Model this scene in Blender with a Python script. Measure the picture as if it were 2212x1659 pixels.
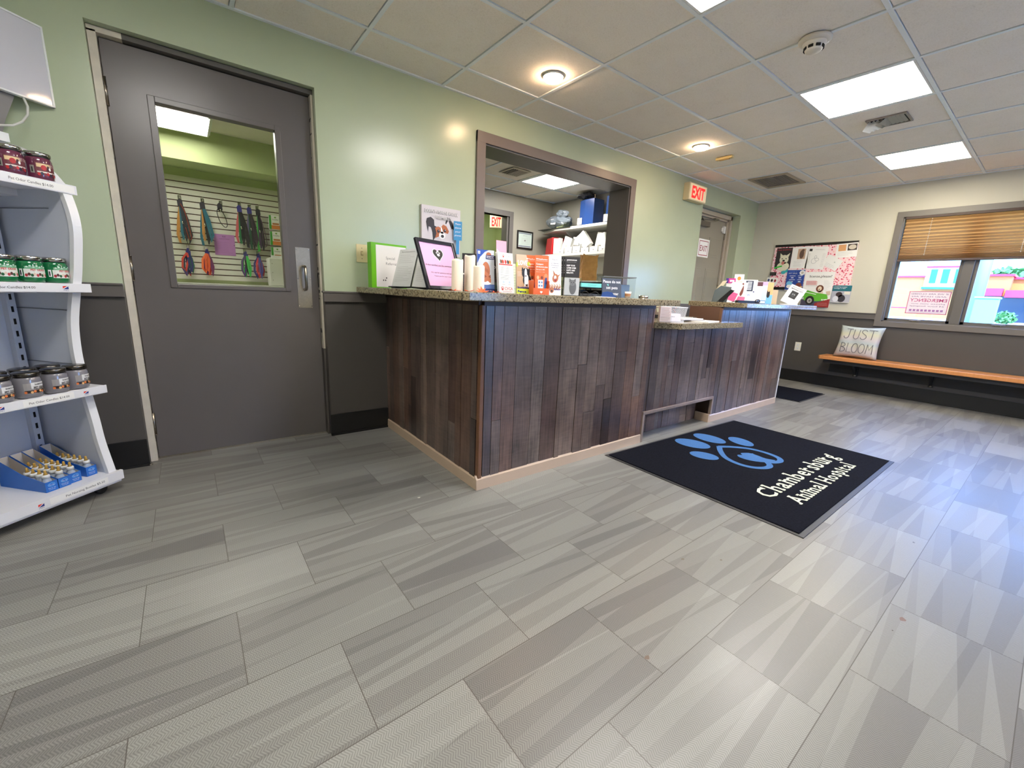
import bpy, math, random
from mathutils import Matrix, Vector, Euler
random.seed(7)
for o in list(bpy.data.objects): bpy.data.objects.remove(o)
SC = bpy.context.scene
COL = SC.collection
PI = math.pi
H = 2.391                      # ceiling height
XE = 6.20                      # far (window) wall
# ------------------------------------------------------------------ camera
cam_d = bpy.data.cameras.new('camera'); cam = bpy.data.objects.new('camera', cam_d); COL.objects.link(cam)
R_ = Vector((0.79496848, -0.6052457, 0.04126436)); U_ = Vector((0.09651616, 0.19333758, 0.9763735)); F_ = Vector((0.59892382, 0.77220348, -0.21211327))
cam.matrix_world = Matrix(((R_.x, U_.x, -F_.x, -0.32977), (R_.y, U_.y, -F_.y, -2.93568), (R_.z, U_.z, -F_.z, 1.01581), (0, 0, 0, 1)))
cam_d.sensor_width = 36.0; cam_d.lens = 36.0 * 904.52 / 2212; cam_d.clip_start = 0.02; cam_d.clip_end = 300
SC.camera = cam
# ------------------------------------------------------------------ world and exposure
SC.view_settings.view_transform = 'Standard'; SC.view_settings.look = 'None'
SC.view_settings.exposure = 0.16; SC.view_settings.gamma = 1.0
W = bpy.data.worlds.new('sky'); SC.world = W; W.use_nodes = True
wn = W.node_tree.nodes; wl = W.node_tree.links
for n in list(wn): wn.remove(n)
wo = wn.new('ShaderNodeOutputWorld'); wb = wn.new('ShaderNodeBackground'); wl.new(wb.outputs[0], wo.inputs[0])
wg = wn.new('ShaderNodeTexGradient'); wt = wn.new('ShaderNodeTexCoord'); wm = wn.new('ShaderNodeSeparateXYZ')
wr = wn.new('ShaderNodeValToRGB'); wl.new(wt.outputs['Generated'], wm.inputs[0]); wl.new(wm.outputs['Z'], wr.inputs[0])
wr.color_ramp.elements[0].color = (0.20, 0.44, 1.0, 1); wr.color_ramp.elements[1].color = (0.10, 0.28, 1.0, 1)
wl.new(wr.outputs[0], wb.inputs[0]); wb.inputs[1].default_value = 15.0
sun_d = bpy.data.lights.new('sun', 'SUN'); sun_d.energy = 9.0; sun_d.angle = 0.01; sun_d.color = (1, .95, .86)
sun = bpy.data.objects.new('sun', sun_d); COL.objects.link(sun); sun.rotation_euler = (math.radians(38), 0, math.radians(-70))
por_d = bpy.data.lights.new('window_portal', 'AREA'); por_d.shape = 'RECTANGLE'; por_d.size = 1.85; por_d.size_y = 1.2
por_d.cycles.is_portal = True
por = bpy.data.objects.new('window_portal', por_d); COL.objects.link(por)
por.location = (XE + .2, -2.52, 1.44); por.rotation_euler = (0, PI / 2, 0)
por2_d = bpy.data.lights.new('fill_window_portal', 'AREA'); por2_d.shape = 'RECTANGLE'; por2_d.size = 1.05; por2_d.size_y = 1.8  # sampling portal for the added opening in the front wall
por2_d.cycles.is_portal = True
por2 = bpy.data.objects.new('fill_window_portal', por2_d); COL.objects.link(por2)
por2.location = (3.1, -5.48, 1.2); por2.rotation_euler = (-PI / 2, 0, 0)

# ------------------------------------------------------------------ materials
def lin(c):
    return tuple(((x / 255) / 12.92 if x / 255 <= .04045 else ((x / 255 + .055) / 1.055) ** 2.4) for x in c)
MATS = {}
def mat(name, rgb=(200, 200, 200), rough=.5, metal=0., spec=.5, emit=None, estr=0., alpha=1., trans=0., noise=0., nscale=40., bump=0., bscale=200., coat=0.):
    if name in MATS: return MATS[name]
    m = bpy.data.materials.new(name); m.use_nodes = True; nt = m.node_tree; b = nt.nodes['Principled BSDF']
    c = lin(rgb) + (1,)
    b.inputs['Base Color'].default_value = c; b.inputs['Roughness'].default_value = rough; b.inputs['Metallic'].default_value = metal
    b.inputs['Specular IOR Level'].default_value = spec; b.inputs['Coat Weight'].default_value = coat
    b.inputs['Transmission Weight'].default_value = trans; b.inputs['Alpha'].default_value = alpha
    if emit is not None:
        b.inputs['Emission Color'].default_value = lin(emit) + (1,); b.inputs['Emission Strength'].default_value = estr
    if noise > 0:
        tc = nt.nodes.new('ShaderNodeNewGeometry'); n = nt.nodes.new('ShaderNodeTexNoise'); n.inputs['Scale'].default_value = nscale; n.inputs['Detail'].default_value = 4
        mx = nt.nodes.new('ShaderNodeMix'); mx.data_type = 'RGBA'; nt.links.new(tc.outputs['Position'], n.inputs['Vector'])
        mr = nt.nodes.new('ShaderNodeMapRange'); mr.inputs[1].default_value = .3; mr.inputs[2].default_value = .7
        nt.links.new(n.outputs['Fac'], mr.inputs[0]); nt.links.new(mr.outputs[0], mx.inputs[0])
        mx.inputs[6].default_value = tuple(x * (1 - noise) for x in c[:3]) + (1,); mx.inputs[7].default_value = tuple(min(1, x * (1 + noise)) for x in c[:3]) + (1,)
        nt.links.new(mx.outputs[2], b.inputs['Base Color'])
    if bump > 0:
        tc = nt.nodes.new('ShaderNodeNewGeometry'); n = nt.nodes.new('ShaderNodeTexNoise'); n.inputs['Scale'].default_value = bscale
        bp = nt.nodes.new('ShaderNodeBump'); bp.inputs['Strength'].default_value = bump; bp.inputs['Distance'].default_value = .002
        nt.links.new(tc.outputs['Position'], n.inputs['Vector']); nt.links.new(n.outputs['Fac'], bp.inputs['Height']); nt.links.new(bp.outputs[0], b.inputs['Normal'])
    MATS[name] = m
    return m
def ink(r, g, b, rough=.45): return mat('ink_%d_%d_%d' % (r, g, b), (r, g, b), rough)
def M_(nt, kind, **kw):
    n = nt.nodes.new(kind)
    for k, v in kw.items(): setattr(n, k, v)
    return n
def math_n(nt, op, a, b=None, c=None):
    n = nt.nodes.new('ShaderNodeMath'); n.operation = op
    for i, v in enumerate((a, b, c)):
        if v is None: continue
        if isinstance(v, (int, float)): n.inputs[i].default_value = v
        else: nt.links.new(v, n.inputs[i])
    return n.outputs[0]
def ramp(nt, fac, stops, interp='LINEAR'):
    n = nt.nodes.new('ShaderNodeValToRGB'); n.color_ramp.interpolation = interp
    while len(n.color_ramp.elements) < len(stops): n.color_ramp.elements.new(.5)
    for e, (p, c) in zip(n.color_ramp.elements, stops): e.position = p; e.color = lin(c) + (1,)
    nt.links.new(fac, n.inputs[0]); return n.outputs[0]

def floor_material():
    m = mat('floor_tile', rough=.34); nt = m.node_tree; b = nt.nodes['Principled BSDF']; L = nt.links
    g = nt.nodes.new('ShaderNodeNewGeometry'); sp = nt.nodes.new('ShaderNodeSeparateXYZ'); L.new(g.outputs['Position'], sp.inputs[0])
    lx, ly = .4612, .3046
    x = math_n(nt, 'SUBTRACT', sp.outputs[0], .8541 - 40 * lx); y = math_n(nt, 'SUBTRACT', sp.outputs[1], -2.4465 - 40 * ly)
    ry = math_n(nt, 'DIVIDE', y, ly); row = math_n(nt, 'FLOOR', ry)
    par = math_n(nt, 'MODULO', row, 2.0)                     # row 39 (below fy) is whole, row 40 is half shifted
    off = math_n(nt, 'SUBTRACT', 1.0, par); off = math_n(nt, 'MULTIPLY', off, .5)
    rx = math_n(nt, 'ADD', math_n(nt, 'DIVIDE', x, lx), off); colm = math_n(nt, 'FLOOR', rx)
    fx = math_n(nt, 'FRACT', rx); fy = math_n(nt, 'FRACT', ry)
    idv = nt.nodes.new('ShaderNodeCombineXYZ'); L.new(colm, idv.inputs[0]); L.new(row, idv.inputs[1])
    wn_ = nt.nodes.new('ShaderNodeTexWhiteNoise'); L.new(idv.outputs[0], wn_.inputs['Vector'])
    # wedge shaped bands: straight slanting lines, laid out anew in every tile
    acc = None; NB = 9
    for k in range(NB):
        v3 = nt.nodes.new('ShaderNodeCombineXYZ'); L.new(colm, v3.inputs[0]); L.new(row, v3.inputs[1]); v3.inputs[2].default_value = k * 3.7 + 1.3
        w3 = nt.nodes.new('ShaderNodeTexWhiteNoise'); L.new(v3.outputs[0], w3.inputs['Vector']); s3 = nt.nodes.new('ShaderNodeSeparateColor'); L.new(w3.outputs['Color'], s3.inputs[0])
        ln = math_n(nt, 'ADD', math_n(nt, 'MULTIPLY', math_n(nt, 'ADD', s3.outputs[0], k - .25), 1.0 / NB), math_n(nt, 'MULTIPLY', math_n(nt, 'MULTIPLY', math_n(nt, 'SUBTRACT', s3.outputs[1], .5), .42), fx))
        wt_ = math_n(nt, 'MULTIPLY', math_n(nt, 'ADD', math_n(nt, 'MULTIPLY', s3.outputs[2], .32), .14), 1.0 if k % 2 == 0 else -1.0)
        st = math_n(nt, 'MULTIPLY', math_n(nt, 'GREATER_THAN', fy, ln), wt_); acc = st if acc is None else math_n(nt, 'ADD', acc, st)
    acc = math_n(nt, 'ADD', acc, math_n(nt, 'ADD', .26, math_n(nt, 'MULTIPLY', wn_.outputs['Value'], .10)))
    band = ramp(nt, acc, [(.0, (108, 106, 103)), (.3, (122, 120, 116)), (.6, (134, 133, 128)), (.95, (144, 143, 138))])
    # herringbone weave
    pp = math_n(nt, 'PINGPONG', sp.outputs[1], .013)
    ch = math_n(nt, 'SINE', math_n(nt, 'MULTIPLY', math_n(nt, 'ADD', sp.outputs[0], math_n(nt, 'MULTIPLY', pp, .7)), 2 * PI / .0065))
    nz = nt.nodes.new('ShaderNodeTexNoise'); nz.inputs['Scale'].default_value = 260; L.new(g.outputs['Position'], nz.inputs['Vector'])
    h = math_n(nt, 'MULTIPLY', math_n(nt, 'MULTIPLY', ch, nz.outputs['Fac']), .44)
    tone = math_n(nt, 'ADD', h, .97)
    mul = nt.nodes.new('ShaderNodeVectorMath'); mul.operation = 'SCALE'; L.new(band, mul.inputs[0]); L.new(tone, mul.inputs['Scale'])
    # joints
    ex = math_n(nt, 'MULTIPLY', math_n(nt, 'MINIMUM', fx, math_n(nt, 'SUBTRACT', 1.0, fx)), lx)
    ey = math_n(nt, 'MULTIPLY', math_n(nt, 'MINIMUM', fy, math_n(nt, 'SUBTRACT', 1.0, fy)), ly)
    j = math_n(nt, 'LESS_THAN', math_n(nt, 'MINIMUM', ex, ey), .0011)
    mx = nt.nodes.new('ShaderNodeMix'); mx.data_type = 'RGBA'; L.new(j, mx.inputs[0]); L.new(mul.outputs[0], mx.inputs[6]); mx.inputs[7].default_value = lin((82, 76, 70)) + (1,)
    L.new(mx.outputs[2], b.inputs['Base Color'])
    n2 = nt.nodes.new('ShaderNodeTexNoise'); n2.inputs['Scale'].default_value = 3; L.new(g.outputs['Position'], n2.inputs['Vector'])
    L.new(math_n(nt, 'ADD', math_n(nt, 'MULTIPLY', n2.outputs['Fac'], .12), .30), b.inputs['Roughness'])
    b.inputs['Specular IOR Level'].default_value = .55
    return m
def wood_material(name, stops, rough=.38, grain=1.0):
    m = mat(name, rough=rough); nt = m.node_tree; b = nt.nodes['Principled BSDF']; L = nt.links
    g = nt.nodes.new('ShaderNodeNewGeometry')
    base = ramp(nt, g.outputs['Random Per Island'], stops)
    mp = nt.nodes.new('ShaderNodeMapping'); mp.inputs['Scale'].default_value = (1, 1, .06); L.new(g.outputs['Position'], mp.inputs[0])
    offs = nt.nodes.new('ShaderNodeVectorMath'); offs.operation = 'ADD'; L.new(mp.outputs[0], offs.inputs[0])
    cm = nt.nodes.new('ShaderNodeCombineXYZ'); L.new(math_n(nt, 'MULTIPLY', g.outputs['Random Per Island'], 17.0), cm.inputs[2]); L.new(cm.outputs[0], offs.inputs[1])
    n1 = nt.nodes.new('ShaderNodeTexNoise'); n1.inputs['Scale'].default_value = 85; n1.inputs['Detail'].default_value = 6; n1.inputs['Distortion'].default_value = .6; L.new(offs.outputs[0], n1.inputs['Vector'])
    mp2 = nt.nodes.new('ShaderNodeMapping'); mp2.inputs['Scale'].default_value = (1, 1, 6); L.new(g.outputs['Position'], mp2.inputs[0])
    n2 = nt.nodes.new('ShaderNodeTexNoise'); n2.inputs['Scale'].default_value = 14; n2.inputs['Detail'].default_value = 5; L.new(mp2.outputs[0], n2.inputs['Vector'])
    n3 = nt.nodes.new('ShaderNodeTexNoise'); n3.inputs['Scale'].default_value = 6; L.new(g.outputs['Position'], n3.inputs['Vector'])
    f = math_n(nt, 'ADD', math_n(nt, 'MULTIPLY', n1.outputs['Fac'], .9 * grain), math_n(nt, 'MULTIPLY', n2.outputs['Fac'], .35 * grain))
    f = math_n(nt, 'ADD', f, math_n(nt, 'MULTIPLY', n3.outputs['Fac'], .8 * grain))
    f = math_n(nt, 'ADD', f, 1.0 - 1.03 * grain)
    mul = nt.nodes.new('ShaderNodeVectorMath'); mul.operation = 'SCALE'; L.new(base, mul.inputs[0]); L.new(f, mul.inputs['Scale'])
    L.new(mul.outputs[0], b.inputs['Base Color'])
    bp = nt.nodes.new('ShaderNodeBump'); bp.inputs['Strength'].default_value = .15; bp.inputs['Distance'].default_value = .001; L.new(n1.outputs['Fac'], bp.inputs['Height']); L.new(bp.outputs[0], b.inputs['Normal'])
    return m
def speckle_material(name, stops, scale=260, rough=.13, scale2=60):
    m = mat(name, rough=rough); nt = m.node_tree; b = nt.nodes['Principled BSDF']; L = nt.links
    g = nt.nodes.new('ShaderNodeNewGeometry')
    n = nt.nodes.new('ShaderNodeTexNoise'); n.inputs['Scale'].default_value = scale; n.inputs['Detail'].default_value = 3; n.inputs['Roughness'].default_value = .7; L.new(g.outputs['Position'], n.inputs['Vector'])
    n2 = nt.nodes.new('ShaderNodeTexNoise'); n2.inputs['Scale'].default_value = scale2; L.new(g.outputs['Position'], n2.inputs['Vector'])
    f = math_n(nt, 'ADD', math_n(nt, 'MULTIPLY', n.outputs['Fac'], .8), math_n(nt, 'MULTIPLY', n2.outputs['Fac'], .2))
    c = ramp(nt, f, stops); L.new(c, b.inputs['Base Color'])
    return m
def glass_material(name, rgb=(255, 255, 255), rough=.02, mix=.10):
    # thin clear sheet: mostly see-through, a little mirror
    if name in MATS: return MATS[name]
    m = bpy.data.materials.new(name); m.use_nodes = True; nt = m.node_tree
    for n in list(nt.nodes): nt.nodes.remove(n)
    o = nt.nodes.new('ShaderNodeOutputMaterial'); t = nt.nodes.new('ShaderNodeBsdfTransparent'); g = nt.nodes.new('ShaderNodeBsdfGlossy')
    t.inputs[0].default_value = lin(rgb) + (1,); g.inputs['Roughness'].default_value = rough
    fr = nt.nodes.new('ShaderNodeLayerWeight'); fr.inputs[0].default_value = .5
    mx = nt.nodes.new('ShaderNodeMixShader'); ad = math_n(nt, 'ADD', math_n(nt, 'MULTIPLY', math_n(nt, 'POWER', fr.outputs['Facing'], 5.0), .7), .025 + mix * .1)
    nt.links.new(ad, mx.inputs[0]); nt.links.new(t.outputs[0], mx.inputs[1]); nt.links.new(g.outputs[0], mx.inputs[2]); nt.links.new(mx.outputs[0], o.inputs[0])
    MATS[name] = m; return m

m_floor = floor_material()
WOODS = [(0, (54, 42, 38)), (.16, (112, 94, 84)), (.3, (66, 50, 48)), (.45, (138, 118, 104)), (.6, (60, 49, 49)), (.72, (106, 97, 92)), (.86, (118, 90, 74)), (1, (74, 56, 52))]
m_plank = wood_material('reclaimed_plank', WOODS, rough=.30, grain=1.7)
_pb = m_plank.node_tree.nodes['Principled BSDF']; _pb.inputs['Coat Weight'].default_value = .5; _pb.inputs['Coat Roughness'].default_value = .26
m_oak = wood_material('oak_board', [(0, (196, 128, 72)), (1, (208, 140, 82))], rough=.3, grain=.35)
m_cornerwood = wood_material('corner_wood', [(0, (112, 78, 56)), (1, (126, 88, 62))], grain=.6)
m_granite = speckle_material('granite_laminate', [(.34, (40, 36, 32)), (.43, (96, 84, 66)), (.49, (172, 152, 116)), (.54, (86, 92, 84)), (.6, (196, 176, 140)), (.7, (104, 80, 58))], scale=120)
m_ceil = speckle_material('ceiling_tile', [(.25, (184, 174, 162)), (.36, (232, 225, 214)), (.5, (240, 233, 223)), (.7, (244, 238, 230))], scale=150, rough=.9, scale2=8)
m_grid = mat('ceiling_grid_white', (234, 240, 244), .4)
m_dark = mat('shadow_gap', (22, 20, 18), .9)
m_green = mat('green_paint', (184, 195, 166), .24, noise=.03, nscale=2.5)
m_greenr = mat('green_paint_room', (196, 210, 150), .5)
m_grayl = mat('gray_wainscot', (80, 76, 73), .42, noise=.03, nscale=3)
m_rail = mat('gray_rail', (96, 91, 87), .4)
m_beige = mat('greige_paint', (200, 197, 183), .45, noise=.02, nscale=2)
m_office = mat('office_paint', (168, 165, 152), .5)
m_base = mat('black_vinyl', (26, 26, 27), .35)
m_trimbr = mat('brown_gray_trim', (118, 106, 99), .38)
m_reveal = mat('reveal_gray', (112, 108, 104), .4)
m_door = mat('door_gray', (98, 93, 91), .30, noise=.03, nscale=6)
m_frame = mat('frame_cream', (206, 198, 182), .4, noise=.06, nscale=22)
m_chip = mat('chipped_paint', (84, 80, 76), .5)
m_steel = mat('brushed_steel', (178, 172, 160), .3, 1.0, noise=.06, nscale=80)
m_chrome = mat('chrome', (210, 208, 204), .14, 1.0)
m_nickel = mat('nickel', (150, 142, 128), .28, 1.0)
m_tanbase = mat('tan_baseboard', (196, 172, 148), .3, noise=.03, nscale=10)
m_white = mat('white_paint', (232, 232, 230), .4)
m_shelfw = mat('shelf_white_steel', (226, 226, 230), .3)
m_shelfg = mat('shelf_gray_steel', (200, 205, 216), .35)
m_paper = mat('paper_white', (238, 237, 234), .6)
m_black = mat('black_plastic', (20, 20, 22), .35)
m_rubber = mat('black_rubber', (24, 24, 26), .6)
m_glass = glass_material('window_glass')
m_acryl = glass_material('clear_acrylic', (252, 253, 253), .03, .03)
m_blackm = mat('matte_black_metal', (24, 24, 24), .5)
m_led = mat('led_diffuser', (255, 255, 255), .5, emit=(255, 250, 244), estr=35)
m_led2 = mat('warm_led_diffuser', (255, 255, 255), .5, emit=(255, 243, 216), estr=30)
m_bulb = mat('warm_bulb', (255, 255, 255), .5, emit=(255, 214, 170), estr=120.0)

# ------------------------------------------------------------------ mesh helper
_tc = {}
def glyphs(s, bold):
    k = (s, bold)
    if k not in _tc:
        cu = bpy.data.curves.new('t', 'FONT'); cu.body = s; cu.size = 1.0; cu.resolution_u = 2; cu.offset = bold; cu.fill_mode = 'FRONT'
        ob = bpy.data.objects.new('t', cu); COL.objects.link(ob)
        dg = bpy.context.evaluated_depsgraph_get(); me = bpy.data.meshes.new_from_object(ob.evaluated_get(dg))
        v = [(p.co.x, p.co.y) for p in me.vertices]; f = [tuple(p.vertices) for p in me.polygons]
        bpy.data.objects.remove(ob); bpy.data.curves.remove(cu); bpy.data.meshes.remove(me)
        xs = [a for a, b in v] or [0, 1]; _tc[k] = (v, f, min(xs), max(xs))
    return _tc[k]
class MB:
    def __init__(s): s.v = []; s.f = []; s.fm = []; s.ms = []; s.M = Matrix(); s.sm = []
    def mi(s, m):
        if m not in s.ms: s.ms.append(m)
        return s.ms.index(m)
    def add(s, vs, fs, m, smooth=False):
        b = len(s.v); s.v += [tuple(s.M @ Vector(p)) for p in vs]
        i = s.mi(m)
        for f in fs: s.f.append(tuple(b + k for k in f)); s.fm.append(i); s.sm.append(smooth)
        return s
    def box(s, x0, x1, y0, y1, z0, z1, m):
        if x0 > x1: x0, x1 = x1, x0
        if y0 > y1: y0, y1 = y1, y0
        if z0 > z1: z0, z1 = z1, z0
        vs = [(x0, y0, z0), (x1, y0, z0), (x1, y1, z0), (x0, y1, z0), (x0, y0, z1), (x1, y0, z1), (x1, y1, z1), (x0, y1, z1)]
        return s.add(vs, [(0, 3, 2, 1), (4, 5, 6, 7), (0, 1, 5, 4), (1, 2, 6, 5), (2, 3, 7, 6), (3, 0, 4, 7)], m)
    def poly(s, pts, m): return s.add(pts, [tuple(range(len(pts)))], m)
    def prism(s, pts, z0, z1, m, axis='z'):
        # pts 2D counter-clockwise; axis z: (x,y) extruded in z; axis y: (x,z) extruded in y; axis x: (y,z) in x
        n = len(pts)
        def P(a, h): return {'z': (a[0], a[1], h), 'y': (a[0], h, a[1]), 'x': (h, a[0], a[1])}[axis]
        vs = [P(a, z0) for a in pts] + [P(a, z1) for a in pts]
        fs = [tuple(reversed(range(n))), tuple(range(n, 2 * n))] + [(i, (i + 1) % n, n + (i + 1) % n, n + i) for i in range(n)]
        return s.add(vs, fs, m)
    def lathe(s, prof, m, n=24, c=(0, 0, 0), caps=True):
        vs = []; fs = []
        for r, z in prof:
            for k in range(n): a = 2 * PI * k / n; vs.append((c[0] + r * math.cos(a), c[1] + r * math.sin(a), c[2] + z))
        for i in range(len(prof) - 1):
            for k in range(n): a = i * n + k; b = i * n + (k + 1) % n; fs.append((a, b, b + n, a + n))
        s.add(vs, fs, m, True)
        if caps:
            b = len(s.v) - len(vs); i = s.mi(m)
            if prof[0][0] > 1e-6: s.f.append(tuple(reversed([b + k for k in range(n)]))); s.fm.append(i); s.sm.append(False)
            if prof[-1][0] > 1e-6: s.f.append(tuple(b + (len(prof) - 1) * n + k for k in range(n))); s.fm.append(i); s.sm.append(False)
        return s
    def tube(s, pts, r, m, n=8, cap=True):
        pts = [Vector(p) for p in pts]; vs = []; fs = []; up = Vector((0, 0, 1)); last = None
        for i, p in enumerate(pts):
            d = (pts[min(i + 1, len(pts) - 1)] - pts[max(i - 1, 0)]).normalized()
            a = (last - d * last.dot(d)) if last is not None else (up.cross(d) if abs(d.z) < .95 else Vector((1, 0, 0)).cross(d))
            if a.length < 1e-6: a = Vector((1, 0, 0))
            a.normalize(); last = a; b = d.cross(a); rr = r[i] if isinstance(r, (list, tuple)) else r
            for k in range(n): t = 2 * PI * k / n; vs.append(tuple(p + a * rr * math.cos(t) + b * rr * math.sin(t)))
        for i in range(len(pts) - 1):
            for k in range(n): a = i * n + k; b = i * n + (k + 1) % n; fs.append((a, b, b + n, a + n))
        if cap: fs.append(tuple(reversed(range(n)))); fs.append(tuple((len(pts) - 1) * n + k for k in range(n)))
        return s.add(vs, fs, m, True)
    def strap(s, pts, w, t, m, wd=(1, 0, 0)):
        # flat webbing along pts, width direction wd
        pts = [Vector(p) for p in pts]; wd = Vector(wd).normalized(); vs = []; fs = []
        for i, p in enumerate(pts):
            d = (pts[min(i + 1, len(pts) - 1)] - pts[max(i - 1, 0)]).normalized(); nn = d.cross(wd)
            nn = nn.normalized() if nn.length > 1e-6 else Vector((0, 1, 0)); ww = nn.cross(d).normalized()
            for a, b in ((-1, -1), (1, -1), (1, 1), (-1, 1)): vs.append(tuple(p + ww * a * w / 2 + nn * b * t / 2))
        for i in range(len(pts) - 1):
            for k in range(4): a = i * 4 + k; b = i * 4 + (k + 1) % 4; fs.append((a, b, b + 4, a + 4))
        fs.append((3, 2, 1, 0)); q = (len(pts) - 1) * 4; fs.append((q, q + 1, q + 2, q + 3))
        return s.add(vs, fs, m)
    # --- print on a sheet standing in local XZ, facing -Y
    def rect(s, x0, z0, x1, z1, m, k=1):
        y = -.0005 * k; return s.add([(x0, y, z0), (x1, y, z0), (x1, y, z1), (x0, y, z1)], [(0, 1, 2, 3)], m)
    def pp(s, pts, m, k=1): y = -.0005 * k; return s.add([(a, y, b) for a, b in pts], [tuple(range(len(pts)))], m)
    def ell(s, cx, cz, rx, rz, m, k=1, rot=0, n=20):
        ca, sa = math.cos(rot), math.sin(rot)
        return s.pp([(cx + rx * math.cos(t) * ca - rz * math.sin(t) * sa, cz + rx * math.cos(t) * sa + rz * math.sin(t) * ca) for t in [2 * PI * i / n for i in range(n)]], m, k)
    def text(s, t, x, z, h, m, w=None, k=2, bold=0., al='c', mirror=False, rot=0.):
        v, f, a, b = glyphs(t, bold); sz = h / .73; wd = (b - a) * sz; sx = sz if w is None else sz * w / max(wd, 1e-9); wd = (b - a) * sx
        x0 = {'c': -wd / 2, 'l': 0, 'r': -wd}[al]; ca, sa = math.cos(rot), math.sin(rot); y = -.0005 * k; P = []
        for px, py in v:
            lx = x0 + (px - a) * sx; lz = py * sz
            if mirror: lx = -lx
            P.append((x + lx * ca - lz * sa, y, z + lx * sa + lz * ca))
        if mirror: f = [tuple(reversed(q)) for q in f]
        return s.add(P, f, m)
    def lines(s, x0, x1, z0, z1, n, m, th=.0012, k=1, rag=.2, rnd=None):
        r = rnd or random
        for i in range(n):
            z = z1 - (z1 - z0) * (i + .5) / n; s.rect(x0, z - th / 2, x1 - (x1 - x0) * rag * r.random(), z + th / 2, m, k)
        return s
    def build(s, name, parent=None, bevel=0., label=None):
        me = bpy.data.meshes.new(name); me.from_pydata(s.v, [], s.f)
        for m in s.ms: me.materials.append(m)
        me.polygons.foreach_set('material_index', s.fm); me.polygons.foreach_set('use_smooth', s.sm); me.update()
        o = bpy.data.objects.new(name, me); COL.objects.link(o)
        if parent is not None: o.parent = parent
        if bevel > 0:
            b = o.modifiers.new('bevel', 'BEVEL'); b.width = bevel; b.segments = 2; b.limit_method = 'ANGLE'; b.angle_limit = .8
        if label: o['label'] = label
        return o
def tag(o, label=None, cat=None, group=None, kind=None):
    if label: o['label'] = label
    if cat: o['category'] = cat
    if group: o['group'] = group
    if kind: o['kind'] = kind
    return o
def thing(name, label, cat, loc=(0, 0, 0), rz=0., group=None, rx=0., ry=0.):
    o = bpy.data.objects.new(name, None); COL.objects.link(o); o.empty_display_size = .05
    o.location = loc; o.rotation_euler = (rx, ry, rz); return tag(o, label, cat, group)
def one(mb, name, label, cat, loc=(0, 0, 0), rz=0., group=None, rx=0., ry=0., bevel=0.):
    o = mb.build(name, None, bevel); o.location = loc; o.rotation_euler = (rx, ry, rz); return tag(o, label, cat, group)
def struct(mb, name, bevel=0.): return tag(mb.build(name, None, bevel), kind='structure')
def copy_tree(o, parent=None):
    c = o.copy(); COL.objects.link(c); c.parent = parent
    for ch in list(o.children): copy_tree(ch, c)
    return c
def sheet(w, h, t=.0012, m=None):
    b = MB(); b.box(-w / 2, w / 2, 0, t, 0, h, m or m_paper); return b
rad = math.radians

# ================================================================== ROOM SHELL
XL, YF = -1.95, -5.3            # left wall, front wall (behind the camera)
b = MB(); b.box(XL - .2, XE + .25, YF - .2, 2.9, -.12, 0, m_floor); b.M = Matrix.Translation((0, 0, .0004))
for sx_, sy_, sr_, sm_ in ((1.155, -2.188, .008, (112, 104, 92)), (1.282, -2.28, .006, (112, 104, 92)), (1.479, -2.797, .012, (120, 92, 82)), (.632, -2.389, .009, (110, 92, 80)), (.498, -1.151, .008, (210, 206, 196)), (1.384, -2.789, .003, (70, 60, 52)), (2.153, -2.714, .006, (90, 90, 92))):
    b.add([(sx_ + sr_ * (1 + .3 * math.sin(3 * a)) * math.cos(a), sy_ + sr_ * .7 * math.sin(a), 0) for a in [2 * PI * k / 12 for k in range(12)]], [tuple(range(12))], mat('floor_spot_%d' % sm_[0], sm_, .5))
b.M = Matrix(); struct(b, 'floor')
# ceiling: lay-in tiles between a flush grid
GX = [i * .6096 for i in range(-4, 11)]; GY = [-.3209 - .6096 * k for k in range(0, 9)]
b = MB()
xs = [XL] + [x for x in GX if XL < x < XE] + [XE]; ys = sorted([YF] + [y for y in GY if YF < y < 0] + [0])
LIGHTS = [(1, 2), (3, 2), (5, 2), (8, 2)]
panel_cells = {(2, 2), (5, 2), (8, 2), (-1, 2), (4, 6), (7, 6)}
def cell(i, k): return (i * .6096, (i + 1) * .6096, -.3209 - .6096 * (k + 1), -.3209 - .6096 * k)
def is_panel(xm, ym):
    for i, k in panel_cells:
        c = cell(i, k)
        if c[0] < xm < c[1] and c[2] < ym < c[3]: return True
    return False
rr = random.Random(3)
for i in range(len(xs) - 1):
    for j in range(len(ys) - 1):
        if is_panel((xs[i] + xs[i + 1]) / 2, (ys[j] + ys[j + 1]) / 2): continue
        g = .0142; dz = rr.uniform(0, .002)
        b.box(xs[i] + g, xs[i + 1] - g, ys[j] + g, ys[j + 1] - g, H + .004 + dz, H + .02, m_ceil)
b.box(XL - .2, XE + .25, YF - .2, .25, H + .022, H + .12, m_dark)
ceil = struct(b, 'ceiling')
b = MB()
for x in GX:
    if XL < x < XE: b.box(x - .0105, x + .0105, YF, 0, H, H + .018, m_grid)
for y in GY:
    if YF < y < 0: b.box(XL, XE, y - .0105, y + .0105, H + .0003, H + .018, m_grid)
b.box(XL, XE, -.022, 0, H - .002, H + .018, m_grid); b.box(XE - .022, XE, YF, -.022, H - .002, H + .018, m_grid)
b.box(XL, XL + .022, YF, -.022, H - .002, H + .018, m_grid); b.box(XL, XE, YF, YF + .022, H - .002, H + .018, m_grid)
b.build('ceiling_grid', ceil)

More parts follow.
